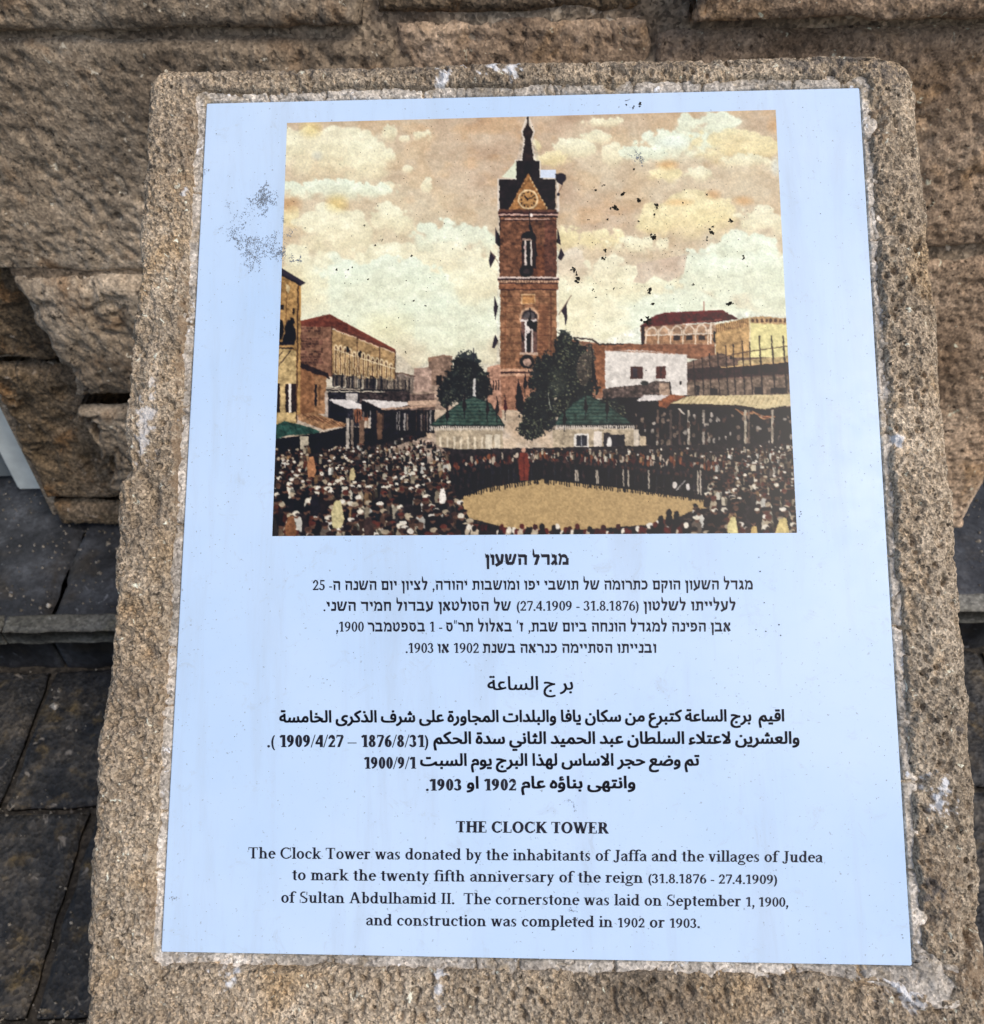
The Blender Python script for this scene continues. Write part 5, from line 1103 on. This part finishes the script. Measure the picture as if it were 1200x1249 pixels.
text_line([('l', 'to mark the twenty fifth anniversary of the reign '), ('l', '(31.8.1876 - 27.4.1909)', .84)], 356, 947.7, 1073.4, 1078.4, 13.6)
text_line([('l', 'of Sultan Abdulhamid II.  The cornerstone was laid on September '), ('l', '1, 1900,', .84)], 343, 961.5, 1101, 1106, 13.6)
text_line([('l', 'and construction was completed in '), ('l', '1902', .84), ('l', ' or '), ('l', '1903', .84), ('l', '.')], 446.6, 853.7, 1128.6, 1131.8, 13.6)

# ------------------------------------------------------------------ chips, grime and dried moss stuck on the plaque
def blobs(name, spots, mat, lift, label=None, kind=None):
    V = []; F = []
    for x, y, r0, r1, an in spots:
        n_ = 9 if r0 > 1.2 else 6; o_ = len(V)
        for k in range(n_):
            t = 2 * math.pi * k / n_; r_ = random.uniform(.55, 1.25)
            a_, b_ = r0 * r_ * math.cos(t), r1 * r_ * math.sin(t)
            V.append((x + a_ * math.cos(an) - b_ * math.sin(an), y + a_ * math.sin(an) + b_ * math.cos(an)))
        F.append(tuple(range(o_, o_ + n_))[::-1])
    V = np.array(V); q_ = tl(V[:, 0], V[:, 1])
    o = mesh_obj(name, tw(q_[:, 0], q_[:, 1], lift), F, mat, smooth=False); adopt(plq, o)
    if label: o['label'] = label
    if kind: o['kind'] = kind
random.seed(11)
sp_ = []
for x, y, r_, n_ in [(749, 253, 4.5, 14), (741, 268, 2.5, 5), (736, 225, 2, 4), (759, 237, 3.5, 10), (779, 245, 3.5, 9), (738, 306, 3, 8), (736, 316, 3, 8), (704, 340, 4, 12), (700, 330, 5, 8), (797, 290, 4.5, 14), (801, 251, 3, 10), (798, 262, 2, 5), (869, 283, 4, 11), (862, 293, 2, 4), (891, 269, 3.5, 9), (907, 315, 2.4, 7), (789, 393, 6, 16), (793, 354, 4.5, 10), (845, 348, 1.8, 4), (890, 370, 4.5, 14), (773, 207, 3, 3), (717, 268, 1.8, 3),
                     (779, 270, 1.6, 4), (862, 237, 2, 2), (709, 128, 1, 1), (833, 247, 2, 3), (835, 232, 1, 2), (727, 232, 2, 3), (796, 371, 3, 7), (950, 209, 1.2, 1), (764, 128, 2, 3), (781, 127, 3, 5), (772, 131, 2.5, 4), (749, 352, 2, 3), (724, 353, 2, 3), (727, 363, 1.5, 2)]:
    for k in range(n_):
        t = random.uniform(0, 6.28); d = abs(random.gauss(0, .5)) * r_
        sp_.append((x + d * math.cos(t), y + d * 1.1 * math.sin(t), random.uniform(.4, 1.0) * min(2.2, .4 + r_ * .42), random.uniform(.4, 1) * min(2.0, .4 + r_ * .4), random.uniform(0, 3)))
for k in range(260):
    x = random.gauss(800, 60); y = random.gauss(300, 60)
    if 690 < x < 955 and 140 < y < 470: sp_.append((x, y, random.uniform(.3, .7), random.uniform(.3, .8), random.uniform(0, 3)))
for k in range(90):
    x = random.uniform(345, 600); y = random.uniform(150, 420); sp_.append((x, y, random.uniform(.3, .9), random.uniform(.3, .8), 0))
for x, y in [(429, 326), (449, 341), (424, 329), (466, 293), (505, 367), (519, 373), (502, 312), (444, 275), (457, 300), (410, 329), (471, 400), (495, 430)]:
    for k in range(2): sp_.append((x + random.uniform(-1, 1), y + random.uniform(-1, 1), random.uniform(.8, 1.6), random.uniform(.6, 1.2), random.uniform(0, 3)))
for k in range(700):
    x = random.uniform(210, 1105); y = random.uniform(125, 1170); sp_.append((x, y, random.uniform(.25, .6), random.uniform(.25, .6), 0))
for x, y in [(977, 627), (975, 630), (976.5, 624), (927, 697), (932, 735), (950, 762), (952, 775), (934, 770), (922, 768), (1100, 1140), (1101, 1144), (1098, 640), (399, 829), (444, 1165), (699, 1160)]:
    sp_.append((x, y, .8, .8, 0))
blobs('grime_speck', sp_, M_grime, .0004, 'dark chips and specks of dirt scattered over picture and tile', 'stuff')
def branch(x, y, an, L_, w_, out, dep=0):
    n_ = max(2, int(L_ / 1.3))
    for k in range(n_):
        an += random.gauss(0, .45); x += 1.3 * math.cos(an); y += 1.3 * math.sin(an)
        out.append((x + random.gauss(0, .7), y + random.gauss(0, .7), random.uniform(.4, 1.1), w_ * random.uniform(.25, .9), random.uniform(0, 3)))
        if dep < 2 and random.random() < .16: branch(x, y, an + random.choice((-1, 1)) * random.uniform(.6, 1.4), L_ * .5, w_ * .8, out, dep + 1)
ms = []
for x, y, a_, L_, w_ in [(313, 234, .6, 22, 1.4), (318, 240, .9, 20, 1.2), (322, 236, 1.2, 20, 1.0), (330, 242, 1.6, 16, 1.0), (326, 252, 2.2, 14, .9), (280, 284, .2, 14, .7), (284, 290, .6, 16, .9), (286, 300, -.2, 12, .9), (300, 292, 1.3, 34, .8), (305, 304, 1.4, 26, .7), (312, 300, -.6, 22, .8), (320, 298, .2, 18, .8), (326, 290, .4, 16, .7), (332, 300, 1.2, 24, .6), (296, 272, .3, 10, .8), (276, 250, .8, 14, .5), (300, 250, -.5, 12, .4), (345, 262, 1.6, 10, .7), (344, 284, 1.4, 16, .7), (346, 300, 1.2, 20, .8), (352, 318, .8, 18, 1.0), (286, 262, 1.4, 12, .4), (266, 282, -.8, 10, .4), (336, 232, .9, 10, .7),
                       (777, 192, .4, 10, .8), (782, 196, 1.8, 8, .8), (765, 186, .8, 10, .6), (772, 182, .4, 8, .6), (692, 975, .4, 6, .9), (700, 978, 1.8, 8, .8), (705, 1110, 1.8, 12, .7), (700, 1118, 1.5, 8, .8), (206, 1096, .3, 10, .7), (210, 1098, -.8, 8, .6), (762, 122, 1.1, 6, .7), (252, 205, 1.6, 10, .9)]:
    branch(x, y, a_, L_, w_, ms)
for cx_, cy_, sx, sy, n_ in [(322, 242, 9, 9, 170), (308, 294, 16, 6, 150), (285, 288, 8, 7, 60), (300, 262, 14, 12, 50), (334, 300, 6, 12, 60), (345, 310, 4, 14, 50), (779, 192, 6, 6, 50), (306, 318, 3, 12, 30)]:
    for k in range(n_): ms.append((random.gauss(cx_, sx * .6), random.gauss(cy_, sy * .6), random.uniform(.3, .9), random.uniform(.25, .6), random.uniform(0, 3)))
blobs('dried_moss', ms, M_moss, .0005, 'dried brown moss threads left of the picture edge', 'stuff')
